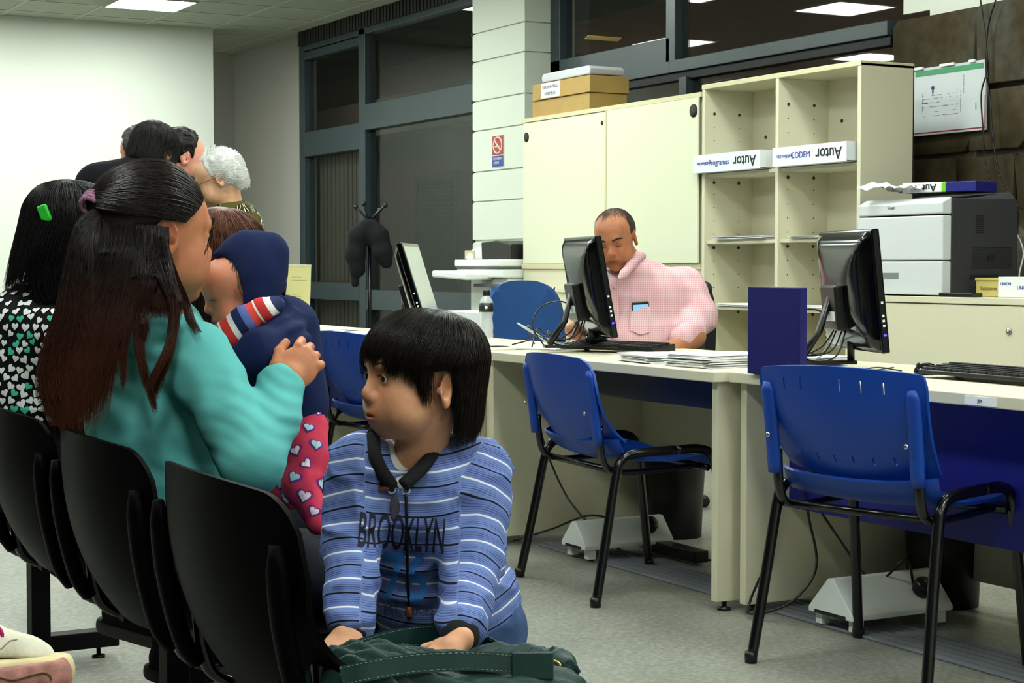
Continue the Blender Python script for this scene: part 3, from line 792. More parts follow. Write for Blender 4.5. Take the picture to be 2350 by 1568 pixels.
# papers inside the shelves
paper_stack('white paper pile on the left middle shelf of the open unit', (5.41, 7.24, 1.196), 8, R(90), .25, .42, .01, group='paper piles in the open shelves')
paper_stack('thin white paper pile on the right middle shelf of the open unit', (5.41, 6.62, 1.196), 5, R(90), .25, .42, .01, group='paper piles in the open shelves')
paper_stack('white paper pile on the lower left shelf behind the black chair', (5.41, 7.24, .856), 6, R(90), .25, .40, .01, group='paper piles in the open shelves')
paper_stack('white paper pile on the lower right shelf behind the navy divider', (5.41, 6.62, .856), 6, R(90), .25, .42, .01, group='paper piles in the open shelves')

# water bottle
t = thing('water_bottle', 'clear plastic water bottle with dark cap and label on the desk above the boy', 'bottle', (3.62, 6.85, .741))
PET = bpy.data.materials.new('clear_plastic'); PET.use_nodes = True; _T = NT(PET); _b = _T.n['Principled BSDF']
_b.inputs['Base Color'].default_value = (.9, .94, .95, 1); _b.inputs['Roughness'].default_value = .12; _b.inputs['Alpha'].default_value = .42; _b.inputs['Specular IOR Level'].default_value = .8
MB().lathe([(.012, 0), (.030, .002), (.032, .01), (.030, .03), (.032, .05), (.030, .07), (.027, .09), (.031, .11), (.032, .125), (.032, .155), (.028, .168), (.016, .186), (.012, .19), (.012, .20)], 28).build('body', PET, t)
MB().lathe([(.0335, .118), (.0335, .158)], 28).build('label', mat('bottle_label', (22, 24, 30), rough=.4), t, label='dark label with a white dot')
MB().lathe([(.016, .19), (.0165, .192), (.0165, .212), (.015, .215)], 20).build('cap', BLK, t)
MB().lathe([(.007, 0), (.007, .001), (0, .0012)], 14, frame(Vector((0, 0, .138)) + Vector((-FH.x, -FH.y, 0)) * .0335, RT, (0, 0, 1))).build('label_mark', STICK, t)

# blue office chair back
oc = thing('office_chair', 'empty office chair with mid blue fabric back behind the desk', 'office chair', (4.24, 7.62, 0), R(242))
def chair_pad(name, par, m, w, h, z0, x0=0, top=1.0, th=.05):
    def f(u, v):
        y = (u - .5) * 2; z = (v - .5) * 2
        r_ = (abs(y) ** 3.4 + abs(z) ** 3.0) ** (1 / 3.2); 
        k_ = max(abs(y), abs(z)); s_ = k_ / max(r_, 1e-6) if r_ > 0 else 1
        ww = w / 2 * (1 - .16 * max(0, v - .35) * 1.3)
        return (x0 + .05 * y * y - .03 * z, y * s_ * ww, z0 + h / 2 + z * s_ * h / 2)
    return soften(nrm(MB().sheet(f, 28, 28, th).build(name, m, par)), 80)
chair_pad('backrest', oc, mat('blue_fabric', (30, 72, 128), rough=.9, bump=.5, bscale=900), .42, .44, .545, -.22)
chair_pad('seat', oc, MATS['blue_fabric'], .46, .1, .44, 0)
def chair_base(oc):
    bpy.data.objects.remove(oc.children[-1]) if False else None
    MB().tube([(0, 0, .08), (0, 0, .44)], .025, 12).build('gas_column', BLK, oc)
    MB().tube([(-.02, 0, .44), (-.22, 0, .46), (-.26, 0, .62)], .018, 8).build('back_bar', BLK, oc)
    for i in range(5):
        a = 2 * math.pi * i / 5; c, s = math.cos(a), math.sin(a)
        l = MB().tube([(0, 0, .10), (.27 * c, .27 * s, .065)], [.022, .014], 8).build('base_arm', BLK, oc)
        MB().lathe([(.012, -.02), (.026, -.018), (.026, .018), (.012, .02)], 14, Matrix.Translation((.28 * c, .28 * s, .028)) @ Matrix.Rotation(a, 4, 'Z') @ Matrix.Rotation(R(90), 4, 'X')).build('caster', BLK, l)
def seat_pad(oc, m, r=.23):
    V_ = Vol().ell((.0, 0, .47), (r, r, .045), k=.01); V_.build('seat', m, .012, oc)
for c_ in [c for c in oc.children if c.name.startswith('seat')]: bpy.data.objects.remove(c_)
seat_pad(oc, MATS['blue_fabric']); chair_base(oc)
# desk chair of the man, jacket hung over it
mc = thing('desk_chair', 'black office chair the man in pink sits on', 'office chair', (4.17, 6.44, 0), R(186))
BFAB = mat('black_fabric', (12, 12, 14), rough=.95, bump=.5, bscale=700)
chair_pad('backrest', mc, BFAB, .46, .50, .50, -.26, th=.05)
seat_pad(mc, BFAB); chair_base(mc)
# edge of another office chair base at the right frame edge
rc_ = thing('rolling_chair', 'black rolling chair base cut off at the right edge under the desk', 'office chair', (4.02, 3.62, 0), R(36))
seat_pad(rc_, BFAB); chair_base(rc_)

# grey and white laser printer
pr = thing('laser_printer', 'large laser printer with pale grey front and charcoal side on the low cabinet', 'printer', (5.15, 5.885, .933))
PG = mat('printer_grey', (206, 210, 212), rough=.45); PD = mat('printer_charcoal', (54, 54, 58), rough=.5)
W2 = .275
pf = MB().box((-.0, -W2, .155), (.05, W2, .345), .006).build('front_panel', PG, pr)
MB().box((0, -W2, .005), (.05, W2, .150), .006).build('paper_drawer', PG, pr)
MB().prism([(.0, .352), (.05, .352), (.05, .425), (.0, .40)], 'y', -W2, W2, .005).build('control_panel', PG, pr)
MB().box((.05, -W2 + .004, .0), (.44, W2 - .004, .42), .008).build('body', PD, pr)
MB().prism([(.0, .40), (.40, .45), (.43, .42), (.05, .40)], 'y', -W2 + .01, W2 - .01, .004).build('top_cover', mat('printer_top', (84, 88, 92), rough=.4), pr)
b = MB(); b.box((-.002, -.0, .075), (.001, .13, .10), .001); b.build('drawer_handle', mat('printer_slot', (120, 126, 122), rough=.5), pr)
b = MB()
for i in range(9): b.box((.19, -W2 + .0025, .27 + i * .009), (.235, -W2 + .005, .275 + i * .009))
for i in range(12): b.box((.17, -W2 + .0025, .12 + i * .008), (.40, -W2 + .005, .1235 + i * .008))
b.box((.26, -W2 + .001, .15), (.30, -W2 + .004, .175)); b.box((.16, -W2 + .001, .075), (.32, -W2 + .004, .092))
b.build('vent', mat('vent_dark', (28, 28, 30), rough=.6), pr)
text_mesh('Scope', .02, frame((-.0015, .05, .385), (0, -1, 0), (-.1, 0, 1)), 'brand_lettering', mat('grey_ink', (120, 124, 126), rough=.6), pr)
MB().tube(bez([(5.60 - 5.15, -.20, .34), (.50, -.24, .2), (.46, -.26, .08), (.50, -.30, .02)], 20), .004, 6).build('cable', WPL, pr)

# paper wrapping and ream on the printer
def autor_text(par, o, x, y, size, m=INK, txt='Autor', **k): return text_mesh(txt, size, frame(o, x, y), 'printed_lettering', m, par, bold=.0008, **k)
rm = thing('paper_ream', 'white, green and navy wrapped paper ream lying on the printer', 'paper ream', (5.36, 5.78, 1.382), R(20))
MB().box((-.10, -.0, 0), (.10, .19, .045), .004).build('wrapper', PAPER, rm); MB().box((-.1005, -.02, -.0005), (.1005, .0, .0455), .004).build('green_band', mat('wrap_green', (120, 200, 40), rough=.5), rm)
MB().box((-.10, -.16, 0), (.10, -.02, .045), .004).build('navy_end', mat('wrap_navy', (24, 26, 120), rough=.5), rm)
autor_text(rm, (-.101, .08, .022), (0, 1, 0), (0, 0, -1), .045)
cp = MB()
def crumple(u, v):
    x = (v - .5) * .24; y = (u - .5) * .30
    z = .035 + .03 * noise.noise(Vector((u * 3.1, v * 3.3, 2.2))) + .028 * abs(noise.noise(Vector((u * 6, v * 5, 7)))) + .05 * max(0, u - .5)*math.sin(v*3.1)
    return (x, y, z)
cp.sheet(crumple, 26, 22, .0008); cp = cp.build('crumpled_wrapper', PAPER); cp.location = (5.24, 5.98, 1.36); cp.rotation_euler = (0, R(4), R(15)); soften(cp, 25)
tag(cp, 'crumpled white paper wrapping lying on the front of the printer', 'wrapping paper')
# small things right of the printer
yb = thing('card_box', 'small yellow box behind the slim black item at the printer', 'box', (5.28, 5.47, .933), R(0))
MB().box((0, -.075, 0), (.14, .075, .075), .002).build('carton', mat('yellow_card', (196, 180, 104), rough=.7), yb)
MB().box((-.004, -.078, .068), (.144, .078, .080), .002).build('lid', MATS['yellow_card'], yb)
text_mesh('Relaciones', .022, frame((-.0008, 0, .035), (0, -1, 0), (0, 0, 1)), 'printed_lettering', mat('brown_ink', (120, 104, 50), rough=.8), yb)
wb = thing('white_box', 'small white box with blue lettering at the right frame edge on the cabinet', 'box', (5.24, 5.28, .933))
MB().box((0, -.11, 0), (.12, .095, .085), .002).build('carton', WPL, wb)
text_mesh('UNION', .022, frame((-.0008, -.05, .04), (0, -1, 0), (0, 0, 1)), 'printed_lettering', INKB, wb)
text_mesh('UNION', .018, frame((-.0008, .05, .055), (0, -1, 0), (0, 0, 1)), 'printed_lettering', INKB, wb)
tag(MB().box((5.14, 5.42, .933), (5.20, 5.62, .950), .003).build('hole_punch', BLK), 'slim black flat device lying before the yellow box', 'office device')

# copier
mf = thing('photocopier', 'white photocopier with black scanner lid standing before the panelled column', 'photocopier', (5.3, 9.80, 0), 0)
WP = mat('copier_white', (226, 230, 226), rough=.4)
MB().box((-.10, -.24, .05), (.40, .26, .99), .01).build('cabinet', WP, mf)
MB().box((-.14, -.26, .99), (.42, .38, 1.045), .008).build('scanner_bed', WP, mf)
MB().box((-.142, -.26, 1.046), (.42, .38, 1.06), .002).build('scanner_seam', mat('seam_grey', (80, 84, 82), rough=.5), mf)
MB().box((-.15, -.26, 1.061), (.42, .40, 1.105), .008).build('scanner_lid', WP, mf)
V_ = Vol().ell((.1, .26, 1.12), (.22, .13, .085), k=.02).plane((0, 0, 1.10), (0, 0, -1)); V_.build('document_feeder', WP, .012, mf)
MB().prism([(-.42, 1.106), (.10, 1.106), (.12, 1.18), (-.1, 1.175), (-.42, 1.15)], 'x', -.08, .38, .006).build('feeder_tray', mat('tray_black', (10, 10, 10), rough=.4), mf) if False else MB().prism([(-.255, 1.107), (.14, 1.107), (.15, 1.215), (-.05, 1.225), (-.255, 1.20)], 'x', -.08, .38, .006).build('feeder_tray', mat('tray_black', (10, 10, 10), rough=.4), mf)
MB().box((-.30, -.02, .975), (-.10, .46, 1.02), .012, Matrix.Rotation(R(2), 4, 'X')).build('control_panel', WP, mf)
MB().box((-.16, -.22, .93), (-.10, .10, .95), .002).build('output_slot', mat('seam_grey', (0, 0, 0)), mf)
MB().box((-.152, .20, 1.115), (-.13, .34, 1.17), 0).build('sticker', mat('sticker_tan', (200, 190, 150), rough=.6), mf) if False else MB().box((-.105, .20, 1.11), (-.10, .33, 1.165)).build('sticker', mat('sticker_tan', (200, 190, 150), rough=.6), mf)

# small white cabinet behind the middle desk left of the bottle
tag(MB().box((4.6, 8.5, 0), (5.0, 9.25, .80), .005).build('side_table', WPL), 'low white side table behind the bottle', 'table')

# coat rack with hanging navy jacket
cr = thing('coat_rack', 'black metal coat rack with ball-tipped hooks before the glass door', 'coat rack', tuple(at(848, 700, 12.6).xy) + (0,), -YAW)
top = 1.40
MB().tube([(0, 0, .02), (0, 0, top + .02)], .014, 10).build('pole', BLKM, cr)
for i in range(4):
    a = R(45 + 90 * i); MB().tube([(0, 0, .12), (.14 * math.cos(a), .14 * math.sin(a), .05), (.24 * math.cos(a), .24 * math.sin(a), .0)], .01, 8).build('foot', BLKM, cr)
for dx, dz, dy in ((-.10, .09, .02), (-.035, .11, -.04), (.07, .07, .05), (.12, .10, -.02)):
    h_ = MB().tube(bez([(0, 0, top - .02), (dx * .5, dy, top + dz * .45), (dx, dy * 1.4, top + dz)], 10), .008, 8).build('hook', BLKM, cr)
    MB().lathe([(0.004, -.018), (.013, -.012), (.018, 0), (.013, .012), (.004, .018)], 12, Matrix.Translation((dx, dy * 1.4, top + dz))).build('ball_tip', BLKM, h_)
V_ = Vol()
NV = mat('navy_jacket', (8, 9, 15), rough=.95, bump=.4, bscale=60)
V_.chain([(-.02, -.03, top - .05), (-.08, -.04, top - .12), (-.10, -.04, top - .25), (-.085, -.04, top - .36)], [.05, .068, .070, .060], .03)
V_.chain([(.02, -.03, top - .05), (.07, -.04, top - .12), (.10, -.05, top - .24), (.125, -.05, top - .31)], [.05, .070, .070, .045], .03)
V_.chain([(-.10, -.04, top - .36), (-.10, -.04, top - .46)], [.032, .03], .01)
V_.ell((0, -.03, top - .10), (.10, .05, .09), k=.03)
jk = V_.build('jacket', NV, .008, None); jk.location = cr.location; jk.rotation_euler = cr.rotation_euler
tag(jk, 'dark navy jacket hanging on the coat rack', 'jacket')

# notice in a stand
nt = thing('notice_stand', 'cream paper notice in a clear stand on the far desk', 'notice', tuple(at(680, 705, 8.05).xy) + (.741,), -YAW - R(8))
MB().box((-.058, -.001, .05), (.06, .001, .325), 0, Matrix.Rotation(R(2), 4, 'Y')).build('paper_sheet', mat('cream_paper', (232, 226, 160), rough=.8), nt)
MB().box((-.060, -.004, .322), (.062, .002, .330), 0, Matrix.Rotation(R(2), 4, 'Y')).build('clear_edge', PET, nt)
MB().box((-.055, -.004, .0), (.055, .05, .006)).build('clear_base', PET, nt)
MB().box((-.004, .0012, .0), (.004, .004, .06)).build('clear_post', PET, nt)
MB().prism([(-.0, .0), (.09, .0), (.004, .26), (.0, .26)], 'x', -.06, -.054).build('easel_back', mat('brown_easel', (90, 70, 40), rough=.6), nt)
b = MB()
for i, (y, l) in enumerate(((.27, .05), (.255, .08), (.19, .04), (.18, .05), (.17, .045), (.12, .06), (.11, .05))):
    b.box((-.02, -.0016, y), (-.02 + l * .9, -.0011, y + .002))
b.build('printed_lines', mat('faint_ink', (170, 164, 110), rough=.9), nt)

# boxes on the cabinet
CARD = mat('brown_card', (172, 142, 84), rough=.8, noise_amt=.06)
def carton(label, y0, y1, z0, z1, x0, x1, lid=False):
    t = thing('cardboard_box', label, 'box', (x0, (y0 + y1) / 2, z0), 0, 'boxes on the sliding door cabinet'); L = (y1 - y0) / 2
    MB().box((0, -L, 0), (x1 - x0, L, z1 - z0), .002).build('carton', CARD, t)
    return t
carton('brown cardboard box lying directly on the sliding door cabinet', 8.74, 9.42, 1.977, 2.075, 5.30, 5.56)
c2 = carton('brown cardboard box with the DISCAPACIDAD label, upper of two', 8.72, 9.40, 2.078, 2.175, 5.29, 5.56)
MB().box((-.002, .0, .005), (-.0005, .23, .095)).build('paper_label', PAPER, c2)
text_mesh('DISCAPACIDAD', .027, frame((-.003, .115, .068), (0, -1, 0), (0, 0, 1)), 'label_lettering', mat('ink_grey', (90, 92, 100)), c2)
text_mesh('DESEMPLEO', .027, frame((-.003, .115, .028), (0, -1, 0), (0, 0, 1)), 'label_lettering', MATS['ink_grey'], c2)
MB().box((.02, -.385, .09), (.25, -.34, .094), 0, Matrix.Rotation(R(-20), 4, 'X') @ Matrix.Translation((0, 0, .12))).build('open_flap', CARD, c2)
tr = MB().prism([(8.74, 2.182), (9.30, 2.18), (9.31, 2.215), (9.28, 2.235), (8.76, 2.235), (8.73, 2.215)], 'x', 5.30, 5.54, .008).build('letter_tray', mat('clear_grey_plastic', (190, 192, 200), rough=.25))
tag(tr, 'translucent grey plastic tray on top of the DISCAPACIDAD box', 'tray')
def autor_box(label, y0, y1, z, hand, rz=0):
    t = thing('paper_box_lid', label, 'box', (5.235, (y0 + y1) / 2, z), rz, 'white paper boxes on the top shelves'); L = (y1 - y0) / 2; H = .092
    b = MB(); b.box((0, -L, 0), (.004, L, H)); b.box((.28, -L, 0), (.284, L, H)); b.box((.004, -L, 0), (.28, -L + .004, H)); b.box((.004, L - .004, 0), (.28, L, H)); b.box((.004, -L, 0), (.28, L, .004))
    b.build('carton', mat('white_card', (226, 232, 236), rough=.6), t)
    autor_text(t, (-.001, -L + .13, H * .48), (0, 1, 0), (0, 0, -1), .078)
    text_mesh('multifunción', .026, frame((-.001, L - .10, H * .5), (0, 1, 0), (0, 0, -1)), 'printed_lettering', INKB, t)
    text_mesh(hand, .042, frame((-.0012, .06, H * .5), (0, -1, 0), (0, .06, 1)), 'handwriting', INKB, t)
    text_mesh('ooo', .04, frame((.16, -L - .001, H * .45), (1, 0, 0), (0, 0, 1)), 'printed_lettering', INKB, t)
    return t
autor_box('white Autor paper box with blue handwriting on the upper left shelf', 7.005, 7.585, 1.548, 'Programas', R(0))
autor_box('white Autor paper box marked CODEM on the upper right shelf', 6.345, 6.905, 1.548, 'CODEM', R(0))

# wall poster and sign
po = thing('site_plan_poster', 'white framed site plan poster with green header on the stone wall', 'poster', (5.918, 6.47, 1.87))
MB().box((0, -.305, -.165), (.012, .40, .165), .001).build('board', mat('poster_paper', (206, 212, 216), rough=.5), po)
b = MB(); b.box((-.001, -.29, .125), (0, .18, .152)); b.build('header_band', mat('poster_green', (70, 150, 104), rough=.5), po)
MB().box((-.001, .20, .118), (0, .27, .15)).build('emblem', mat('poster_blue', (50, 90, 130), rough=.5), po)
b = MB(); b.box((-.001, -.304, -.156), (0, .40, -.150)); b.box((-.001, -.304, -.16), (0, -.299, .0)); b.build('red_line', mat('poster_red', (150, 30, 60), rough=.5), po)
b = MB(); rr = random.Random(3)
for i in range(46):
    y = rr.uniform(-.13, .12); z = rr.choice([-.075, -.055, -.03, -.01, .01, .025]); b.box((-.0012, y, z), (-.0002, y + rr.uniform(.006, .035), z + .0025))
for i in range(16):
    y = rr.choice([-.14, -.115, .125]); z = rr.uniform(-.075, .03); b.box((-.0012, y, z), (-.0002, y + .0025, z + rr.uniform(.01, .03)))
for i in range(10): b.box((-.0012, -.16 - .0, .02 + i * .009), (-.0002, -.156, .025 + i * .009))
b.box((-.0012, -.245, -.065), (-.0002, -.238, -.035)); b.build('plan_drawing', mat('plan_ink', (138, 142, 150), rough=.8), po)
b = MB(); b.lathe([(.011, 0), (.011, .001), (0, .0012)], 16, Matrix.Translation((0, .055, .062)) @ Matrix.Rotation(R(-90), 4, 'Y')); b.prism([(.049, .05), (.061, .05), (.056, .022), (.054, .022)], 'x', -.0012, 0); b.build('marker_pin', mat('pin_purple', (84, 50, 120), rough=.6), po)
for y0, y1 in ((.30, .36), (.12, .22), (-.1, 0), (-.24, -.2)): MB().box((-.012, y0, .158), (.002, y1, .172), .002).build('clip', mat('clip_white', (240, 244, 246), rough=.3), po)
ns = thing('no_smoking_sign', 'small red and blue no smoking sign on the panelled column', 'sign', (5.746, 10.70, 1.86))
MB().box((0, -.088, -.11), (.004, .088, .112), .001).build('plate', mat('sign_white', (226, 224, 222), rough=.4), ns)
MB().box((-.001, -.082, -.025), (0, .082, .107)).build('red_field', mat('sign_red', (176, 62, 52), rough=.4), ns)
MB().box((-.001, -.082, -.106), (0, .082, -.031)).build('blue_field', mat('sign_blue', (40, 70, 150), rough=.4), ns)
b = MB(); an = [2 * math.pi * i / 32 for i in range(33)]
b.tube([(-.0015, .062 * math.cos(a), .041 + .055 * math.sin(a)) for a in an], .006, 6, flat=1); b.tube([(-.002, .045, .078), (-.002, -.045, .004)], .006, 6); b.tube([(-.002, .035, .032), (-.002, -.03, .032)], .0065, 6)
b.build('cigarette_mark', MATS['sign_white'], ns)
text_mesh('PROHIBIDO', .026, frame((-.002, 0, -.052), (0, -1, 0), (0, 0, 1)), 'sign_lettering', MATS['sign_white'], ns)
text_mesh('FUMAR', .026, frame((-.002, .02, -.08), (0, -1, 0), (0, 0, 1)), 'sign_lettering', MATS['sign_white'], ns)
# cables down the stone wall
for i, (p0, lab) in enumerate((([(2250, 0), (2262, 90), (2265, 160), (2252, 215), (2256, 300), (2262, 380), (2290, 470)], 'thin black cable hanging down the stone wall across the poster'), ([(2285, 0), (2268, 60), (2262, 150), (2272, 230), (2280, 330), (2300, 420), (2345, 480)], 'second thin black cable crossing the first on the stone wall'))):
    o = MB().tube(bez([on_x(x, y, 5.895) for x, y in p0], 40), .004, 6).build('wall_cable', BLK); tag(o, lab, 'cable', 'cables on the stone wall')

# under the desks
def power_box(label, x0, x1, y0, y1, hz=.14):
    t = thing('extension_box', label, 'extension box', (x0, (y0 + y1) / 2, 0), 0, 'white floor socket boxes'); w = (y1 - y0) / 2
    MB().prism([(-w, .045), (w, .045), (w, .06), (.012, hz), (-.012, hz), (-w, .06)], 'x', 0, x1 - x0, .003).build('housing', WPL, t)
    for x in (.02, x1 - x0 - .05):
        for y in (-w + .01, w - .04): MB().box((x, y, 0.010), (x + .03, y + .03, .046)).build('foot', WPL, t)
    b = MB(); b.box((-.001, -w + .03, .046), (.001, w - .03, .056)); b.build('dark_slot', HOLE, t)
    MB().lathe([(.026, 0), (.03, .01), (.03, .035), (.022, .045)], 20, Matrix.Translation((x1 - x0 - .09, -w * .55, .10)) @ Matrix.Rotation(R(42), 4, 'X')).build('plug', BLK, t)
    return t
power_box('white roof-shaped socket box under the middle desk', 3.20, 3.58, 5.30, 5.47)
power_box('white roof-shaped socket box under the right desk behind the slotted chair', 3.22, 3.60, 3.86, 4.06, .155)
tag(MB().box((3.50, 5.05, .012), (3.56, 5.36, .055), .004).build('power_strip', BLK), 'black power strip lying before the socket box under the middle desk', 'power strip')
def bin_(label, x, y, r, h, tape=False):
    t = thing('waste_bin', label, 'waste bin', (x, y, 0), 0, 'black waste bins')
    MB().lathe([(r * .84, 0), (r * .9, h * .5), (r * .97, h), (r * 1.03, h), (r * 1.03, h * .93), (r * .99, h * .92), (r * .985, h * .985), (r * .93, h * .95), (r * .8, .01)], 30).build('body', mat('bin_black', (14, 14, 15), rough=.4), t)
    MB().box((-r - .01, -.02, h * .1), (-r * .84, .02, h * .2)).build('label_plate', mat('bin_label', (120, 120, 110), rough=.6), t) if not tape else MB().lathe([(r * 1.0, h * .7), (r * 1.0, h * .79)], 30).build('tape_band', mat('tape_tan', (150, 136, 100), rough=.6), t)
    return t
bin_('black plastic waste bin under the middle desk', 3.84, 5.68, .125, .33)
bin_('black waste bin with a tan band under the right desk', 3.80, 4.12, .13, .36, True)
def cab(label, pts, r=.004, group='cables under the desks'):
    o = MB().tube(bez(pts, 50), r, 6).build('floor_cable', BLK); tag(o, label, 'cable', group)
cab('black cable hanging from the middle desk to its socket box', [(3.2, 5.60, .62), (3.2, 5.62, .45), (3.24, 5.54, .25), (3.26, 5.40, .14), (3.36, 5.28, .02)])
cab('black cable running along the floor behind the blue chair', [(3.18, 5.80, .015), (3.30, 5.72, .06), (3.42, 5.60, .12), (3.60, 5.55, .05), (3.66, 5.40, .015)])
cab('black cable from the power strip towards the desk end', [(3.55, 5.1, .02), (3.60, 4.9, .02), (3.56, 4.7, .02), (3.62, 4.5, .02)])
cab('black cable looping down behind the slotted blue chair', [(3.3, 4.22, .55), (3.32, 4.2, .4), (3.36, 4.1, .25), (3.40, 3.98, .13), (3.45, 3.9, .2), (3.5, 3.92, .12)])
cab('coiled black cable beside the right socket box', [(3.22, 4.2, .40), (3.2, 4.22, .2), (3.15, 4.25, .05), (3.12, 4.2, .02), (3.2, 4.12, .06), (3.28, 4.1, .16), (3.3, 4.16, .3), (3.3, 4.2, .42)])
# ================================================================ people: shared builders
def skin_mat(name, rgb, rough=.5):
    if name in MATS: return MATS[name]
    m = mat(name, rgb, rough=rough, spec=.35, sss=.25, sssr=.012, bump=.12, bscale=700); T = NT(m); b = T.n['Principled BSDF']
    a = T.new('ShaderNodeVertexColor'); a.layer_name = 'tint'
    mx = T.new('ShaderNodeMix', data_type='RGBA', blend_type='MULTIPLY'); mx.inputs[0].default_value = 1
    mx.inputs[6].default_value = lin(rgb); T.link(a.outputs[0], mx.inputs[7])
    n = T.new('ShaderNodeTexNoise'); n.inputs['Scale'].default_value = 45; tc = T.new('ShaderNodeTexCoord'); T.link(tc.outputs['Object'], n.inputs['Vector'])
    r = ramp(T, [(.3, (240, 232, 232)), (.7, (255, 255, 255))]); T.link(n.outputs['Fac'], r.inputs[0])
    m2 = T.new('ShaderNodeMix', data_type='RGBA', blend_type='MULTIPLY'); m2.inputs[0].default_value = 1
    T.link(mx.outputs[2], m2.inputs[6]); T.link(r.outputs[0], m2.inputs[7])
    T.link(m2.outputs[2], b.inputs['Base Color']); return m
def verts(o):
    a = np.empty(len(o.data.vertices) * 3, np.float32); o.data.vertices.foreach_get('co', a); return a.reshape(-1, 3)
def paint(o, spots):
    """pigment: spots = (centre, (rx,ry,rz) or r, multiplier rgb, softness)"""
    P = verts(o); C = np.ones((len(P), 4), np.float32)
    for c, r, col, soft in spots:
        M3 = None
        if isinstance(r, tuple) and len(r) == 2 and not np.isscalar(r[0]): r, M3 = r
        q = P - np.array(c)
        if M3 is not None: q = q @ np.array(M3)
        d = np.linalg.norm(q / np.array(r), axis=1)
        w_ = np.clip((1 + soft - d) / (2 * soft), 0, 1)[:, None]
        C[:, :3] = C[:, :3] * (1 - w_) + C[:, :3] * np.array(col)[None] * w_
    at_ = o.data.color_attributes.new('tint', 'FLOAT_COLOR', 'POINT'); at_.data.foreach_set('color', C.ravel())
class Rig:
    """local frame with x forward, y left, z up; origin o, uniform scale s"""
    def __init__(s, o, fwd, up, sc=1.0):
        x = Vector(fwd).normalized(); z = Vector(up); z = (z - x * z.dot(x)).normalized(); y = z.cross(x)
        s.R = Matrix((x, y, z)).transposed(); s.o = Vector(o); s.s = sc; s.N = np.array(s.R)
    def p(s, *a):
        a = a[0] if len(a) == 1 else a
        return s.o + s.R @ (Vector(a) * s.s)
    def M(s): m = s.R.to_4x4(); m.translation = s.o; return m @ Matrix.Scale(s.s, 4)
def camdir(ang, el=0):
    """unit vector; ang degrees clockwise from straight away from the viewer (90 = photo right, 180 = towards the viewer)"""
    a = R(ang); v = FH * math.cos(a) + RT * math.sin(a); return (v * math.cos(R(el)) + Vector((0, 0, math.sin(R(el))))).normalized()
def add_head(V, g, child=0.0, gaunt=0.0, nose=1.0, lips=1.0, neck=.055, neck_to=None, jaw=1.0, ears=True, ear=1.0, ez=0.0, erot=24, slit=1.0, eyes_open=1.0, brow=1.0, cheek=1.0):
    s = g.s; N = g.N
    def e(c, r, k=.02, sub=False, rot=None):
        V.ell(g.p(*c), [q * s for q in r], N if rot is None else N @ rot, k * s, sub)
    def c(a, b, ra, rb, k=.012): V.cap(g.p(*a), g.p(*b), ra * s, rb * s, k * s)
    e((-.012, 0, .032), (.098, .077, .086 - .012 * child)); e((.022, 0, .035), (.066, .066, .062 - .010 * child), .02)
    e((.026, 0, -.028), (.062, .060 * jaw, .078), .03)
    e((.036, 0, -.070 + .006 * child), (.048, .046 * jaw, .036), .025)
    e((.074 - .006 * child, 0, -.095 + .008 * child), (.017, .022, .016), .02)
    c((.082, -.026, .024), (.082, .026, .024), .010 * brow, .010 * brow, .02)
    for y in (-1, 1):
        e((.057, y * .034 * cheek, -.034), (.031, .027, .030), .025)
        e((.050, y * .040 * jaw, -.060), (.030, .022 + .006 * child, .026), .03)
        e((.097, y * .031, .006), (.018, .017, .0115), .012, True)
        e((.0745, y * .0315, .0035), (.0148, .0150, .0140), .006)
        if eyes_open: e((.0905, y * .0325, .0035), (.010, .0125 * slit, .0052 * eyes_open), .0015, True)
    n = nose
    c((.084, 0, .018), (.100 * (.92 + .08 * n), 0, -.018), .0075, .0095, .010)
    e((.104 * (.93 + .07 * n), 0, -.025), (.0115 * n, .0115, .0105), .010)
    for y in (-1, 1):
        e((.095 * (.94 + .06 * n), y * .0115, -.029), (.0105, .0075, .0075), .006)
        e((.1035 * (.94 + .06 * n), y * .0055, -.0365), (.0045, .0033, .004), .002, True)
    e((.079, 0, -.056), (.021, .028, .024), .022)
    e((.0955, 0, -.0555), (.0085 * lips, .0205 * lips, .0055 * lips), .005)
    e((.0935, 0, -.0665), (.0085 * lips, .0175 * lips, .0065 * lips), .005)
    e((.106, 0, -.0612), (.014, .0215 * lips, .0011), .002, True)
    if ears:
        for y in (-1, 1):
            rot = np.array(Matrix.Rotation(y * R(erot), 3, 'Z') @ Matrix.Rotation(R(-8), 3, 'Y'))
            a = ear
            e((-.010, y * .079, -.004 + ez), (.0195 * a, .0075 * a, .032 * a * (1 - .14 * child)), .006, rot=rot)
            e((-.006, y * (.079 + .007 * a), .002 + ez), (.0115 * a, .007 * a, .021 * a), .004, True, rot=rot)
            e((-.004, y * (.079 + .004 * a), -.012 * a + ez), (.006, .006, .009), .003, True, rot=rot)
            e((.004, y * .079, -.006 + ez), (.006, .005, .007), .004, rot=rot)
            e((-.008, y * .0800, -.029 * a + ez), (.0095 * a, .0055 * a, .0085 * a), .005, rot=rot)
    if neck_to is not None: V.cap(g.p(-.022, 0, -.065), neck_to, neck * s, neck * s * 1.12, .025 * s)
    else: c((-.022, 0, -.065), (-.045, 0, -.20), neck, neck * 1.12, .025)
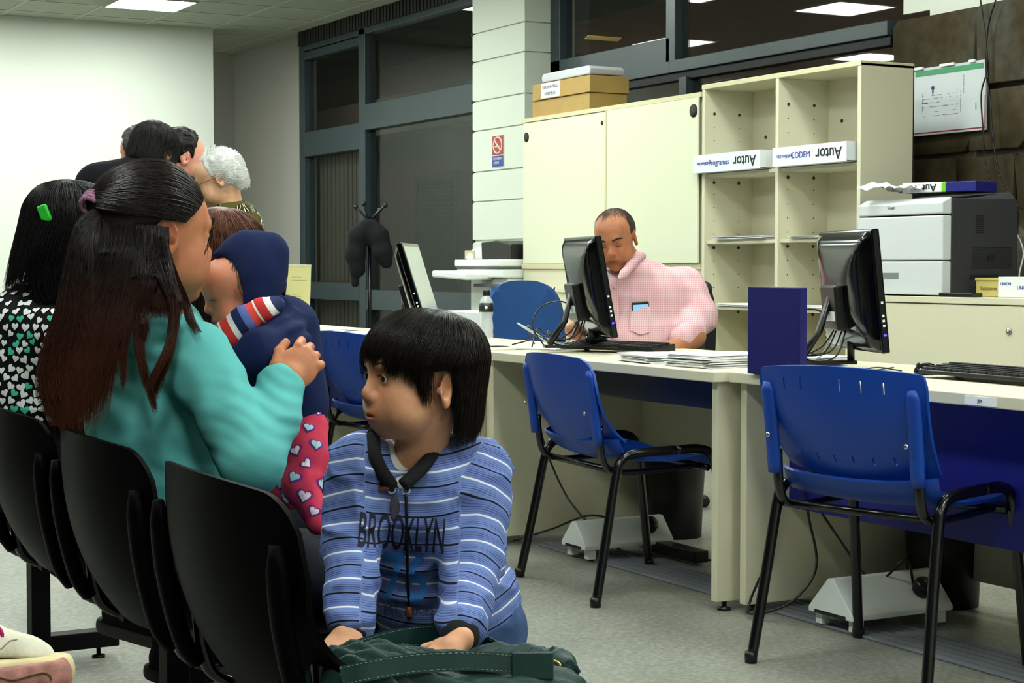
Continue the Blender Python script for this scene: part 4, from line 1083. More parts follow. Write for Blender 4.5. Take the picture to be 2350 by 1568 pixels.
def face_spots(g, lipc=(.80, .55, .52), child=0.0, lid=False):
    s = g.s; M3 = g.N
    L = [(g.p(.0955, 0, -.0555), ((.02 * s, .0225 * s, .0062 * s), M3), lipc, .35), (g.p(.0935, 0, -.0668), ((.02 * s, .0195 * s, .0068 * s), M3), lipc, .35),
         (g.p(.105, 0, -.0612), ((.02 * s, .022 * s, .0018 * s), M3), (.45, .32, .3), .6),
         (g.p(.104, 0, -.026), ((.018 * s, .02 * s, .016 * s), M3), (1.0, .9, .88), .6)]
    for y in (-1, 1):
        L.append((g.p(.078, y * .038, -.034), ((.03 * s, .022 * s, .018 * s), M3), (1.0, .86, .84), .7))
        L.append((g.p(.088, y * .032, .004), ((.012 * s, .0165 * s, .0095 * s), M3), (.80, .72, .68), .6))
        if lid: L.append((g.p(.0905, y * .0325, -.002), ((.010 * s, .0150 * s, .0020 * s), M3), (.22, .17, .15), .5))
        L.append((g.p(-.008, y * .084, -.004), ((.014 * s, .02 * s, .02 * s), M3), (.96, .80, .76), .6))
    return L
def add_eyes(g, par, look=(0, 0), iris=(38, 24, 16), er=.0126):
    W_ = mat('eye_white', (225, 222, 215), rough=.15, spec=.6); I_ = mat('iris_%d' % iris[0], iris, rough=.1, spec=.7); P_ = mat('pupil', (6, 5, 5), rough=.08, spec=.8)
    for y in (-1, 1):
        o = g.p(.0768, y * .0315, .0035)
        d = g.R @ (Matrix.Rotation(look[0], 3, 'Z') @ Matrix.Rotation(-look[1], 3, 'Y') @ Vector((1, 0, 0)))
        fr = frame(o, d.orthogonal(), Vector(d).cross(d.orthogonal()))   # z axis = look direction
        r = er * g.s; th = [0, .10, .20, .205, .35, .46, .47, .7, 1.0, 1.4, 1.8, 2.4, 3.0]
        b = MB().lathe([(max(1e-5, r * math.sin(t)), r * math.cos(t)) for t in th][::-1], 24, fr)
        e = b.build('eye', W_, par); e.data.materials.append(I_); e.data.materials.append(P_)
        for f in e.data.polygons:
            c = f.center - o; a = c.normalized().angle(d)
            f.material_index = 2 if a < .21 else (1 if a < .47 else 0)
def brows(g, par, m, w=1.0, thick=.0011, n=70, dz=0.0, sl=0.0, dx=0.0):
    for y in (-1, 1):
        P = []
        for i in range(n):
            t = random.random(); yy = .013 + t * .034 * w
            z = .0225 + dz + .006 * math.sin(t * math.pi * .8) + sl * t + random.uniform(-.0022, .0022) * (1 - .5 * t) * (thick / .0011) ** .7
            x = .0925 - 13 * max(0, yy - .012) ** 2
            a = Vector((x + .001 + dx, y * yy, z)); P.append([g.p(a + Vector((.0015 * k_ * (1 - k_), y * .007 * k_, .002 * k_ * (1 - t)))) for k_ in (0, .5, 1)])
        strands('eyebrow', m, P, thick * g.s * .5, par)
def add_hand(V, g, right=True, curl=(.3, .35, .4, .45), spread=.12, thumb=(.6, .5), flat=1.0):
    """g: origin wrist, x to the fingertips, z out of the back of the hand; length scale s (adult 1)"""
    s = g.s; q = -1 if right else 1     # y (left) side: thumb side is +y for a right hand seen palm down
    th = 1 if right else -1
    V.ell(g.p(.048, 0, 0), [.05 * s, .040 * s, .0145 * s], g.N, .012 * s)
    V.cap(g.p(-.02, 0, 0), g.p(.02, 0, 0), .026 * s, .026 * s, .015 * s)
    L = (.040, .045, .042, .032)
    for i in range(4):
        y0 = th * (.028 - .0185 * i); a = th * spread * (1.5 - i) ; cu = curl[i]
        p = Vector((.088 - .004 * abs(i - 1.2), y0, .0)); d = Vector((math.cos(a), math.sin(a), 0)); ang = 0
        for k_, (f, r0, r1) in enumerate(((1.0, .0092, .0086), (.66, .0086, .0078), (.52, .0078, .0066))):
            ang += cu * (1.0, 1.25, .8)[k_]
            dd = Vector((d.x * math.cos(ang), d.y * math.cos(ang), -math.sin(ang)))
            p2 = p + dd * L[i] * f
            V.cap(g.p(p), g.p(p2), r0 * s, r1 * s, .004 * s); p = p2
    p = Vector((.022, th * .030, -.004)); d = Vector((math.cos(thumb[0]), th * math.sin(thumb[0]), -.25)).normalized()
    p2 = p + d * .036; d2 = (Vector((math.cos(thumb[1] * .4), th * math.sin(thumb[1] * .4), -.2))).normalized()
    V.cap(g.p(.01, th * .012, -.002), g.p(p), .014 * s, .014 * s, .01 * s)
    V.cap(g.p(p), g.p(p2), .0135 * s, .0105 * s, .006 * s); p3 = p2 + d2 * .027
    V.cap(g.p(p2), g.p(p3), .0105 * s, .0088 * s, .004 * s)
def rebase(t, loc):
    """put the thing's Empty at its base without moving the parts"""
    loc = Vector(loc); t.location = loc
    def sh(o):
        o.data.transform(Matrix.Translation(-loc)); 
        for c in o.children: sh(c)
    for c in t.children: sh(c)
def folds(amp, sc=(30, 30, 30), seed=0.0, ridge=True, extra=None):
    """cloth relief: smooth value noise evaluated on a lattice"""
    L = {}
    rs = np.random.default_rng(int(seed * 100) + 5); G = rs.random((24, 24, 24)).astype(np.float32)
    def vn(P):
        I = np.floor(P).astype(int); f = P - I; f = f * f * (3 - 2 * f); r = 0
        for dx in (0, 1):
            for dy in (0, 1):
                for dz in (0, 1):
                    r = r + G[(I[:, 0] + dx) % 24, (I[:, 1] + dy) % 24, (I[:, 2] + dz) % 24] * (f[:, 0] if dx else 1 - f[:, 0]) * (f[:, 1] if dy else 1 - f[:, 1]) * (f[:, 2] if dz else 1 - f[:, 2])
        return r
    def f(P):
        v = vn(P * np.array(sc)); v2 = vn(P * np.array(sc) * 2.1 + 7)
        if ridge: v = 1 - np.abs(v * 2 - 1); v2 = 1 - np.abs(v2 * 2 - 1)
        d = amp * ((v ** 2) * .8 + v2 * .3 - .5)
        if extra is not None: d = d + extra(P)
        return d
    return f
def set_attr(o, name, vals):
    a = o.data.attributes.new(name, 'FLOAT', 'POINT'); a.data.foreach_set('value', np.asarray(vals, np.float32))
def seg_dist(P, a, b):
    a = np.array(a); b = np.array(b); ba = b - a; t = np.clip(((P - a) @ ba) / (ba @ ba), 0, 1)
    return np.linalg.norm(P - (a + t[:, None] * ba), axis=1), t
def surf_point(bvh, o, d):
    h = bvh.ray_cast(Vector(o), Vector(d)); return h[0], h[1]
def bvh_of(o):
    bm = bmesh.new(); bm.from_mesh(o.data); t = BVHTree.FromBMesh(bm); bm.free(); return t
def drape(o, target, d, lift=.0012):
    """lay a flat mesh onto target along direction d"""
    bv = bvh_of(target); d = Vector(d).normalized()
    for v in o.data.vertices:
        h = bv.ray_cast(v.co - d * .3, d)
        if h[0] is not None: v.co = h[0] - d * lift
def hair_mat(name, rgb, rgb2=None, z0=0, z1=1, rough=.42, spec=.3):
    if name in MATS: return MATS[name]
    m = mat(name, rgb, rough=rough, spec=spec); T = NT(m); b = T.n['Principled BSDF']
    b.inputs['Anisotropic'].default_value = .5
    g = T.new('ShaderNodeNewGeometry')
    rm_ = T.new('ShaderNodeMapRange'); T.link(g.outputs['Random Per Island'], rm_.inputs[0]); rm_.inputs[3].default_value = .75; rm_.inputs[4].default_value = 1.3
    sc_ = T.new('ShaderNodeVectorMath', operation='SCALE'); T.link(rm_.outputs[0], sc_.inputs['Scale'])
    if rgb2:
        sx = T.new('ShaderNodeSeparateXYZ'); T.link(g.outputs['Position'], sx.inputs[0])
        mr = T.new('ShaderNodeMapRange'); mr.inputs[1].default_value = z0; mr.inputs[2].default_value = z1; T.link(sx.outputs[2], mr.inputs[0])
        r = ramp(T, [(0, rgb2), (1, rgb)]); T.link(mr.outputs[0], r.inputs[0]); T.link(r.outputs[0], sc_.inputs[0])
    else: sc_.inputs[0].default_value = lin(rgb)[:3]
    T.link(sc_.outputs[0], b.inputs['Base Color']); return m
def head_strands(g, roots, target, lift, n=16, C=(-.012, 0, .03), rad=(.10, .08, .088)):
    """paths over the scalp from root directions to target directions; returns (N,n,3) world"""
    C = np.array(C); rad = np.array(rad); out = []
    for r0, t0, l0 in zip(roots, target, lift):
        a = np.array(r0) / np.linalg.norm(r0); b = np.array(t0) / np.linalg.norm(t0)
        om = math.acos(max(-1, min(1, float(a @ b)))) + 1e-6; P = []
        for i in range(n):
            t = i / (n - 1); d = (math.sin((1 - t) * om) * a + math.sin(t * om) * b) / math.sin(om); d /= np.linalg.norm(d)
            P.append(C + d * (rad + l0 * (.35 + .65 * min(1, 3 * t))))
        out.append(P)
    out = np.array(out); Rm = g.N; return out @ Rm.T * g.s + np.array(g.o)
def fall_strands(g, crown, n_s, length, lift=.012, n=22, C=(-.012, 0, .03), rad=(.10, .08, .088), jit=.006, az=(-math.pi, math.pi), cling=.0, z_turn=-.1, flow=None, phi0=.12, wob=.003, clump=.0):
    """hair radiating from a crown direction, following the skull and then hanging down.
    length(az)-> z (local) at which the strand ends"""
    C = np.array(C); rad = np.array(rad); cr = Vector(crown).normalized(); u = Vector((1, 0, 0)); u = (u - cr * u.dot(cr)).normalized(); v = cr.cross(u)
    out = []
    for i in range(n_s):
        a = random.uniform(*az); da = random.uniform(-.18, .18); ae = a + da * 1.4; ae = (ae + math.pi) % (2 * math.pi) - math.pi; z_end = length(ae) + random.uniform(-jit, jit) * 1.5 + clump * noise.noise(Vector((ae * 9, 3.3, 0))); L = lift * random.uniform(.2, 1.0)
        P = []; phi = phi0 * random.random(); prev = None; step = .5
        dirv = None; s0 = random.random() * 6.28
        phis = np.linspace(phi, 2.6, 60); path = []
        for ph in phis:
            aa = a + da * (ph - phi)
            d = cr * math.cos(ph) + (u * math.cos(aa) + v * math.sin(aa)) * math.sin(ph)
            q = C + np.array(d) * (rad + L * min(1, .4 + ph))
            path.append(q)
            dz = (path[-1] - path[-2])[2] if len(path) > 1 else 0
            if len(path) > 2:
                tdir = path[-1] - path[-2]; tdir /= np.linalg.norm(tdir)
                out_d = np.array([q[0] - C[0], q[1] - C[1]]); 
                # leave the skull where it starts to turn inwards
                if (q[:2] - path[-2][:2]) @ out_d < 0 and q[2] < z_turn + .12: break
            if q[2] < z_end: break
        q = path[-1].copy()
        inward = -np.array([q[0] - C[0], q[1] - C[1]]); inward /= np.linalg.norm(inward) + 1e-9
        k_ = 0
        while q[2] > z_end and k_ < 60:
            k_ += 1; q = q + np.array([inward[0] * cling * .0011, inward[1] * cling * .0011, -.005]); 
            path.append(q.copy())
        path = np.array(path); idx = np.linspace(0, len(path) - 1, n); fl = np.floor(idx).astype(int); fr_ = (idx - fl)[:, None]
        P = path[fl] * (1 - fr_) + path[np.minimum(fl + 1, len(path) - 1)] * fr_
        t = np.linspace(0, 1, n)[:, None]
        P = P + wob * t * np.stack([np.sin(s0 + 3 * t[:, 0]), np.cos(s0 * 1.7 + 4 * t[:, 0]), 0 * t[:, 0]], 1)
        if flow is not None: P = flow(P, a, t)
        out.append(P)
    out = np.array(out); return out @ g.N.T * g.s + np.array(g.o)

# ================================================================ the boy
def build_boy():
    t = thing('person', 'small boy in blue striped sweater with bowl haircut leaning on the green bag', 'person')
    SK = skin_mat('skin_boy', (216, 160, 124))
    hd = at(962, 862, 2.80)                     # skull centre
    g = Rig(hd, camdir(248, -2), (0, 0, 1) , .93)
    g = Rig(hd, camdir(239, -3), Vector((0, 0, 1)) + RT * .06, .92)
    V = Vol(); nb = at(946, 1090, 2.84)
    add_head(V, g, child=1, nose=.74, lips=.85, neck=.043, neck_to=nb, jaw=.98, cheek=1.0, brow=.6, eyes_open=.86, slit=.88, ear=1.0, ez=-.014, erot=34)
    # hands on the bag
    hr = Rig(at(1048, 1462, 2.62), (at(1010, 1505, 2.52) - at(1048, 1462, 2.62)) , (0, 0, 1), .60)
    hL = Rig(at(1048, 1476, 2.585), camdir(225, -22), Vector((0, 0, 1)) - FH * .4, .66)
    add_hand(V, hL, right=False, curl=(.25, .25, .3, .35), spread=.16, thumb=(.9, .7))
    V.chain([at(1062, 1380, 2.70), at(1050, 1480, 2.60)], [.022, .020], .01)
    hR = Rig(at(800, 1448, 2.66), camdir(200, -25), Vector((0, 0, 1)) - FH * .4, .66)
    add_hand(V, hR, right=True, curl=(.2, .25, .3, .35), spread=.14, thumb=(.8, .6))
    V.chain([at(802, 1370, 2.72), at(800, 1450, 2.66)], [.022, .020], .01)
    body = V.build('body', SK, .0021, t, relax=1)
    sp = face_spots(g, (.88, .62, .58)); paint(body, sp)
    add_eyes(g, t, look=(R(8), R(2)), er=.0122)
    BR = mat('brow_hair', (30, 20, 14), rough=.6)
    brows(g, t, BR, w=.95, thick=.0009, n=60, dz=.003)
    # lashes
    P = []
    for y in (-1, 1):
        for i in range(16):
            a = -1 + 2 * i / 15; c_ = Vector((.0905 - .002 * abs(a), y * .0325 + a * .0115, .0035 + .0052 * math.sqrt(max(0, 1 - a * a)) + .0004))
            P.append([g.p(c_), g.p(c_ + Vector((.003, a * .001, .0012))), g.p(c_ + Vector((.0055, a * .002, .0035)))])
    strands('eyelashes', BR, P, .00035, t)
    # hair
    HM = hair_mat('hair_boy', (24, 17, 13), rough=.36)
    cap = Vol(); cap.ell(g.p(-.018, 0, .040), [q * g.s for q in (.102, .083, .077)], g.N, .01)
    cap.ell(g.p(-.062, 0, -.02), [q * g.s for q in (.045, .060, .065)], g.N, .03)
    cap.plane(g.p(.078, 0, .045), g.R @ Vector((1, 0, -.9)), .01)
    cap.plane(g.p(.034, 0, .0), g.R @ Vector((.9, 0, -.55)), .01)
    for y in (-1, 1): cap.cap(g.p(-.008, y * .12, -.022), g.p(-.008, y * .07, -.022), .034, .030, .008, True)
    hc = cap.build('hair', HM, .004, t)
    def ln(a):
        a = abs(a)                              # 0 = front
        if a < .5: return .046
        if a < .85: return .018
        if a < 1.10: return .012 - .05 * (a - .85)
        if a < 1.28: return -.022
        if a < 1.70: return .016
        return .0 - .100 * min(1, (a - 1.70) / .14)
    Pm = fall_strands(g, (-.35, 0, 1), 11000, ln, lift=.017, jit=.010, C=(-.014, 0, .030), rad=(.101, .081, .075), cling=.8, wob=.004, clump=.028)
    strands('hair_strands', HM, Pm, .0006, t)
    # sweater
    sL, eL, wL = at(1098, 1085, 2.86), at(1088, 1270, 2.80), at(1058, 1432, 2.64)     # his left arm (photo right)
    sR, eR, wR = at(826, 1065, 2.80), at(808, 1250, 2.78), at(806, 1425, 2.68)
    W = Vol()
    ch, be, hp = at(962, 1150, 2.87), at(975, 1290, 2.92), at(1020, 1400, 2.98)
    W.ell(ch, (.135, .10, .11), np.array((RT, FH, (0, 0, 1))).T, .04)
    W.ell(at(960, 1085, 2.87), (.125, .075, .05), np.array((RT, FH, (0, 0, 1))).T, .04)
    W.ell(be, (.120, .095, .12), np.array((RT, FH, (0, 0, 1))).T, .05)
    W.ell(hp, (.125, .10, .085), np.array((RT, FH, (0, 0, 1))).T, .05)
    W.chain([sL, eL, wL], [.056, .049, .037], .02)
    W.chain([sR, eR, wR], [.053, .047, .037], .018)
    W.cap(at(1105, 1365, 3.0), at(1118, 1400, 3.0), .06, .045, .04)
    nk = Rig(at(960, 1040, 2.80), camdir(195, -32), (0, 0, 1))
    W.cap(at(950, 985, 2.86), at(920, 1095, 2.70), .046, .026, .008, True)
    W.cap(at(922, 1100, 2.80), at(912, 1128, 2.70), .016, .006, .01, True)
    sw = W.build('sweater', stripe_mat(), .0034, t, disp=folds(.011, (15, 15, 24), 1.2), relax=1)
    P = verts(sw); dl, tl = seg_dist(P, sL, wL); dr, tr_ = seg_dist(P, sR, wR)
    arm = np.minimum(dl, dr) < .066
    sarm = np.where(dl < dr, (P - np.array(wL)) @ np.array((sL - wL).normalized()), (P - np.array(wR)) @ np.array((sR - wR).normalized()))
    cp_ = np.array(at(960, 1100, 2.8)); lat = (P - cp_) @ np.array(RT)
    stor = P[:, 2] - .25 * lat ** 2 * 8
    armok = arm & ((P[:, 2] < .78) )
    side = (P - cp_) @ np.array(RT)
    isarm = (np.minimum(dl, dr) < .060) & ((side > .068) | (side < -.082)) 
    off = .74 - np.linalg.norm(np.array(sL) - np.array(wL))
    set_attr(sw, 'S', np.where(isarm, sarm + .012, stor))
    # ribbed cuffs, collar band
    RB = mat('black_rib', (14, 14, 16), rough=.9, bump=.6, bscale=400)
    c_ = Vol(); c_.cap(at(1060, 1425, 2.645), at(1055, 1458, 2.62), .034, .031, .01); c_.build('cuff', RB, .003, t)
    c_ = Vol(); c_.cap(at(806, 1418, 2.685), at(803, 1444, 2.67), .034, .031, .01); c_.build('cuff', RB, .003, t)
    bv = bvh_of(sw)
    def onb(px, py, d=2.2, lift=.0):
        o_ = at(px, py, d); r_ = ray(px, py).normalized(); h = bv.ray_cast(o_, r_); return (h[0] - r_ * lift) if h[0] else at(px, py, 2.78)
    cpx = [(862, 1000), (866, 1045), (884, 1085), (904, 1115)]; cpx2 = [(1014, 990), (998, 1032), (966, 1072), (926, 1112)]
    col = [at(862, 1002, 2.815), at(864, 1045, 2.795), at(884, 1088, 2.775), at(912, 1120, 2.765)]
    col2 = [at(1020, 985, 2.885), at(1000, 1030, 2.845), at(965, 1072, 2.80), at(925, 1108, 2.77), ]
    col = [onb(x - 6, y, lift=.002) for x, y in cpx]; col2 = [at(1016, 990, 2.855), at(1000, 1032, 2.815), at(968, 1074, 2.775), at(926, 1114, 2.757)]
    b = MB()
    for cc in (col, col2): b.tube(bez(cc, 24), [.0115] * 24, 12, flat=1.0)
    bk = bez([col[0], at(880, 975, 2.88), at(940, 965, 2.94), at(1000, 970, 2.93), col2[0]], 24); b.tube(bk, .0115, 12)
    b.build('collar', RB, t)
    # white undershirt seen in the neck opening
    U = Vol(); U.ell(at(945, 1125, 2.865), (.085, .085, .075), np.array((RT, FH, (0, 0, 1))).T, .02); U.cap(at(900, 1050, 2.83), at(905, 1100, 2.80), .030, .024, .02)
    U.cap(at(962, 985, 2.86), at(948, 1062, 2.74), .044, .030, .006, True)
    U.build('undershirt', mat('white_cotton', (226, 224, 218), rough=.9, bump=.3, bscale=500), .003, t)
    # drawstring, eyelets, toggles, placket
    ds = [onb(932, 1135, lift=.004), onb(933, 1180, lift=.005), onb(934, 1250, lift=.005), onb(936, 1330, lift=.006), onb(939, 1400, lift=.006)]
    MB().tube(bez(ds, 30), .0028, 8).build('drawstring', BLK, t)
    BRZ = mat('copper_tip', (150, 84, 60), rough=.35, metal=.6)
    q = onb(939, 1402, lift=.007); MB().lathe([(.003, .008), (.005, .006), (.006, -.008), (.003, -.012)], 12, Matrix.Translation(q)).build('toggle', BRZ, t)
    q = onb(883, 1120, lift=.007); MB().lathe([(.003, .010), (.0055, .007), (.006, -.008), (.003, -.010)], 12, Matrix.Translation(q) @ Matrix.Rotation(R(70), 4, FH)).build('toggle', BRZ, t)
    for px_, py_ in ((931, 1126), (899, 1124)):
        q = onb(px_, py_, lift=.003); MB().tube([q + RT * .006 * math.cos(a) + Vector((0, 0, .006)) * math.sin(a) for a in np.linspace(0, 6.283, 17)], .0018, 6).build('eyelet', STICK, t)
    pl = [onb(908, 1135, lift=.002), onb(906, 1165, lift=.002), onb(903, 1195, lift=.002)]
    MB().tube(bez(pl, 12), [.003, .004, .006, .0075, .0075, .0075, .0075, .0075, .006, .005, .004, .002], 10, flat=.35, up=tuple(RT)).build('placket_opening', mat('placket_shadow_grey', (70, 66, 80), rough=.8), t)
    # printed lettering
    LB = mat('print_black', (24, 22, 40), rough=.8); L7 = mat('print_blue', (52, 122, 200), rough=.8)
    n_ = -FH
    def prt(txt, px, py, size, m, sx, ax=(0, 0), **k):
        r_ = ray(px, py).normalized(); nm = k.pop('nm', 'printed_word')
        tx = text_mesh(txt, size, frame(at(px, py, 2.5), RT + Vector((0, 0, ax[0])), (0, 0, 1)), nm, m, t, depth=0, sx=sx, res=8, **k); sub_drape(tx, sw, r_)
    prt('BROOKLYN', 922, 1228, .079, LB, .33, (-.08, 0), bold=.001)
    prt('76', 928, 1332, .112, L7, .68, (-.03, 0), nm='printed_number', bold=.002)
    prt('EST. SERIES', 938, 1402, .022, mat('print_dim', (70, 84, 140), rough=.8), .8)
    # jeans
    J = Vol(); J.ell(at(1060, 1450, 3.04), (.10, .08, .07), np.array((RT, FH, (0, 0, 1))).T, .03)
    for px_, d0 in ((1108, 2.98), (1010, 3.10)):
        a = at(px_, 1440, d0); a2 = Vector((a.x + .03, a.y, .28)); a3 = Vector((a.x + .03, a.y, .06)); J.chain([a, a2, a3], [.075, .058, .05], .02)
    J.build('jeans', mat('denim', (52, 76, 118), rough=.85, noise_amt=.35, nscale=14, bump=.5, bscale=300), .006, t, disp=folds(.006, (18, 18, 30), 3.1))
    for px_, d0 in ((1108, 2.98), (1010, 3.10)):
        a = at(px_, 1440, d0); S_ = Vol().cap((a.x + .04, a.y, .035), (a.x - .09, a.y - .02, .032), .034, .030, .02).plane((0, 0, .0), (0, 0, -1)); S_.build('shoe', BLK, .006, t)
    rebase(t, (at(1070, 1440, 3.03).x, at(1070, 1440, 3.03).y, 0))
    return t
def sub_drape(o, target, d, lift=.0008, cuts=3):
    bm = bmesh.new(); bm.from_mesh(o.data); bmesh.ops.triangulate(bm, faces=bm.faces[:])
    for _ in range(4):
        E = [e for e in bm.edges if e.calc_length() > .007]
        if not E: break
        bmesh.ops.subdivide_edges(bm, edges=E, cuts=1); bmesh.ops.triangulate(bm, faces=[f for f in bm.faces if len(f.verts) > 3])
    bm.to_mesh(o.data); bm.free(); drape(o, target, d, lift)
def stripe_mat():
    m = mat('striped_knit', (112, 142, 206), rough=.85, spec=.2); T = NT(m); b = T.n['Principled BSDF']
    a = T.new('ShaderNodeAttribute'); a.attribute_name = 'S'
    def mod(per, off=0):
        x = T.new('ShaderNodeMath', operation='ADD'); x.inputs[1].default_value = off + 10 * per; T.link(a.outputs['Fac'], x.inputs[0])
        y = T.new('ShaderNodeMath', operation='MODULO'); y.inputs[1].default_value = per; T.link(x.outputs[0], y.inputs[0])
        z = T.new('ShaderNodeMath', operation='DIVIDE'); z.inputs[1].default_value = per; T.link(y.outputs[0], z.inputs[0]); return z
    big = mod(.0470, .0)
    r1 = ramp(T, [(0, (22, 22, 40)), (.055, (114, 134, 190)), (.50, (226, 228, 236)), (.56, (106, 124, 182))], 'CONSTANT'); T.link(big.outputs[0], r1.inputs[0])
    fine = mod(.00335); r2 = ramp(T, [(0, (96, 104, 160)), (.42, (255, 255, 255))], 'CONSTANT'); T.link(fine.outputs[0], r2.inputs[0])
    fm = ramp(T, [(0, (0, 0, 0)), (.06, (60, 60, 60)), (.22, (230, 230, 230)), (.49, (0, 0, 0)), (.57, (90, 90, 90)), (.75, (240, 240, 240)), (.98, (120, 120, 120))]); T.link(big.outputs[0], fm.inputs[0])
    mx = T.new('ShaderNodeMix', data_type='RGBA', blend_type='MULTIPLY'); T.link(fm.outputs[0], mx.inputs[0]); T.link(r1.outputs[0], mx.inputs[6]); T.link(r2.outputs[0], mx.inputs[7])
    T.link(mx.outputs[2], b.inputs['Base Color'])
    bp = T.new('ShaderNodeBump'); bp.inputs['Strength'].default_value = .25; bp.inputs['Distance'].default_value = .001; T.link(r2.outputs[0], bp.inputs['Height']); T.link(bp.outputs[0], b.inputs['Normal'])
    return m
build_boy()
# ================================================================ other people
UP = Vector((0, 0, 1))
CF = np.array((RT, FH, (0, 0, 1))).T          # axes: photo right, away, up
def axes(fwd_ang): f = camdir(fwd_ang); l = UP.cross(f); return np.array((f, l, UP)).T   # forward, left, up
def lock(pts, rad, n, m=20, wav=.0, clump=3, flat=1.0):
    """strands following a centre path; rad = bundle radius along it"""
    C = bez(pts, m); r_ = np.interp(np.linspace(0, 1, m), np.linspace(0, 1, len(rad)), rad)
    T = np.gradient(C, axis=0); T /= np.linalg.norm(T, axis=1, keepdims=True)
    A = np.cross(T, np.array(FH)); A /= np.linalg.norm(A, axis=1, keepdims=True) + 1e-9; B = np.cross(T, A); out = []
    for i in range(n):
        a = random.uniform(0, 6.283); q = math.sqrt(random.random()); ph = random.uniform(0, 6.28); fr_ = random.uniform(5, 9)
        t = np.linspace(0, 1, m); L = random.uniform(.78, 1.0) if random.random() < .6 else 1.0
        P = C + A * (math.cos(a) * q * r_)[:, None] + B * (math.sin(a) * q * r_ * flat)[:, None]
        P = P + A * (wav * t * np.sin(fr_ * t + ph))[:, None] + B * (wav * .5 * t * np.cos(fr_ * t + ph * 1.3))[:, None]
        if L < 1:
            idx = np.linspace(0, (m - 1) * L, m); f_ = np.floor(idx).astype(int); w_ = (idx - f_)[:, None]; P = P[f_] * (1 - w_) + P[np.minimum(f_ + 1, m - 1)] * w_
        out.append(P)
    return out
def heart_pts(n=18, s=1.0):
    P = []
    for i in range(n):
        t = 2 * math.pi * i / n; P.append((s * 16 * math.sin(t) ** 3 / 17, s * (13 * math.cos(t) - 5 * math.cos(2 * t) - 2 * math.cos(3 * t) - math.cos(4 * t)) / 17))
    return P
def hearts(target, x0, x1, y0, y1, step, size, mats, par, name='heart_print', d=2.0, jit=.25, weights=None, lift=.0012, sx=1.0, clipd=None):
    """printed hearts laid onto a garment"""
    bv = bvh_of(target); groups = [MB() for _ in mats]; rr = random.Random(5); row = 0; y = y0
    while y < y1:
        x = x0 + (step / 2 if row % 2 else 0)
        while x < x1:
            px, py = x + rr.uniform(-jit, jit) * step, y + rr.uniform(-jit, jit) * step
            o_ = at(px, py, d); r_ = ray(px, py).normalized(); h = bv.ray_cast(o_, r_)
            if h[0] is not None and (clipd is None or (h[0] - Vector((0, 0, 0))).dot(FH) < clipd):
                n_ = h[1]; n_ = -n_ if n_.dot(r_) > 0 else n_
                if n_.dot(-r_) > .12:
                    k_ = rr.choices(range(len(mats)), weights)[0]; u = n_.orthogonal().normalized(); v = n_.cross(u); a = rr.uniform(0, 6.28)
                    if name.startswith('heart'): up_ = (UP - n_ * UP.dot(n_)).normalized(); rt_ = up_.cross(n_); a = rr.uniform(-.7, .7)
                    else: up_, rt_ = u, v
                    ca, sa = math.cos(a), math.sin(a); V_ = []
                    for hx, hy in heart_pts(s=size * rr.uniform(.85, 1.1)):
                        q = h[0] + rt_ * (hx * ca - hy * sa) + up_ * (hx * sa + hy * ca) + n_ * .02
                        hh = bv.ray_cast(q, -n_, .06); V_.append((hh[0] if hh[0] is not None else q - n_ * .02) + n_ * lift)
                    c = h[0] + n_ * (lift * 1.3); o = len(V_); V_.append(c)
                    groups[k_].add(V_, [(i, (i + 1) % o, o) for i in range(o)])
            x += step
        y += step * .87; row += 1
    for g_, m_ in zip(groups, mats):
        if g_.v: g_.build(name, m_, par)
def cloth(name, rgb, **k): return mat(name, rgb, rough=.9, spec=.2, bump=k.pop('bump', .15), bscale=k.pop('bscale', 1200), **k)

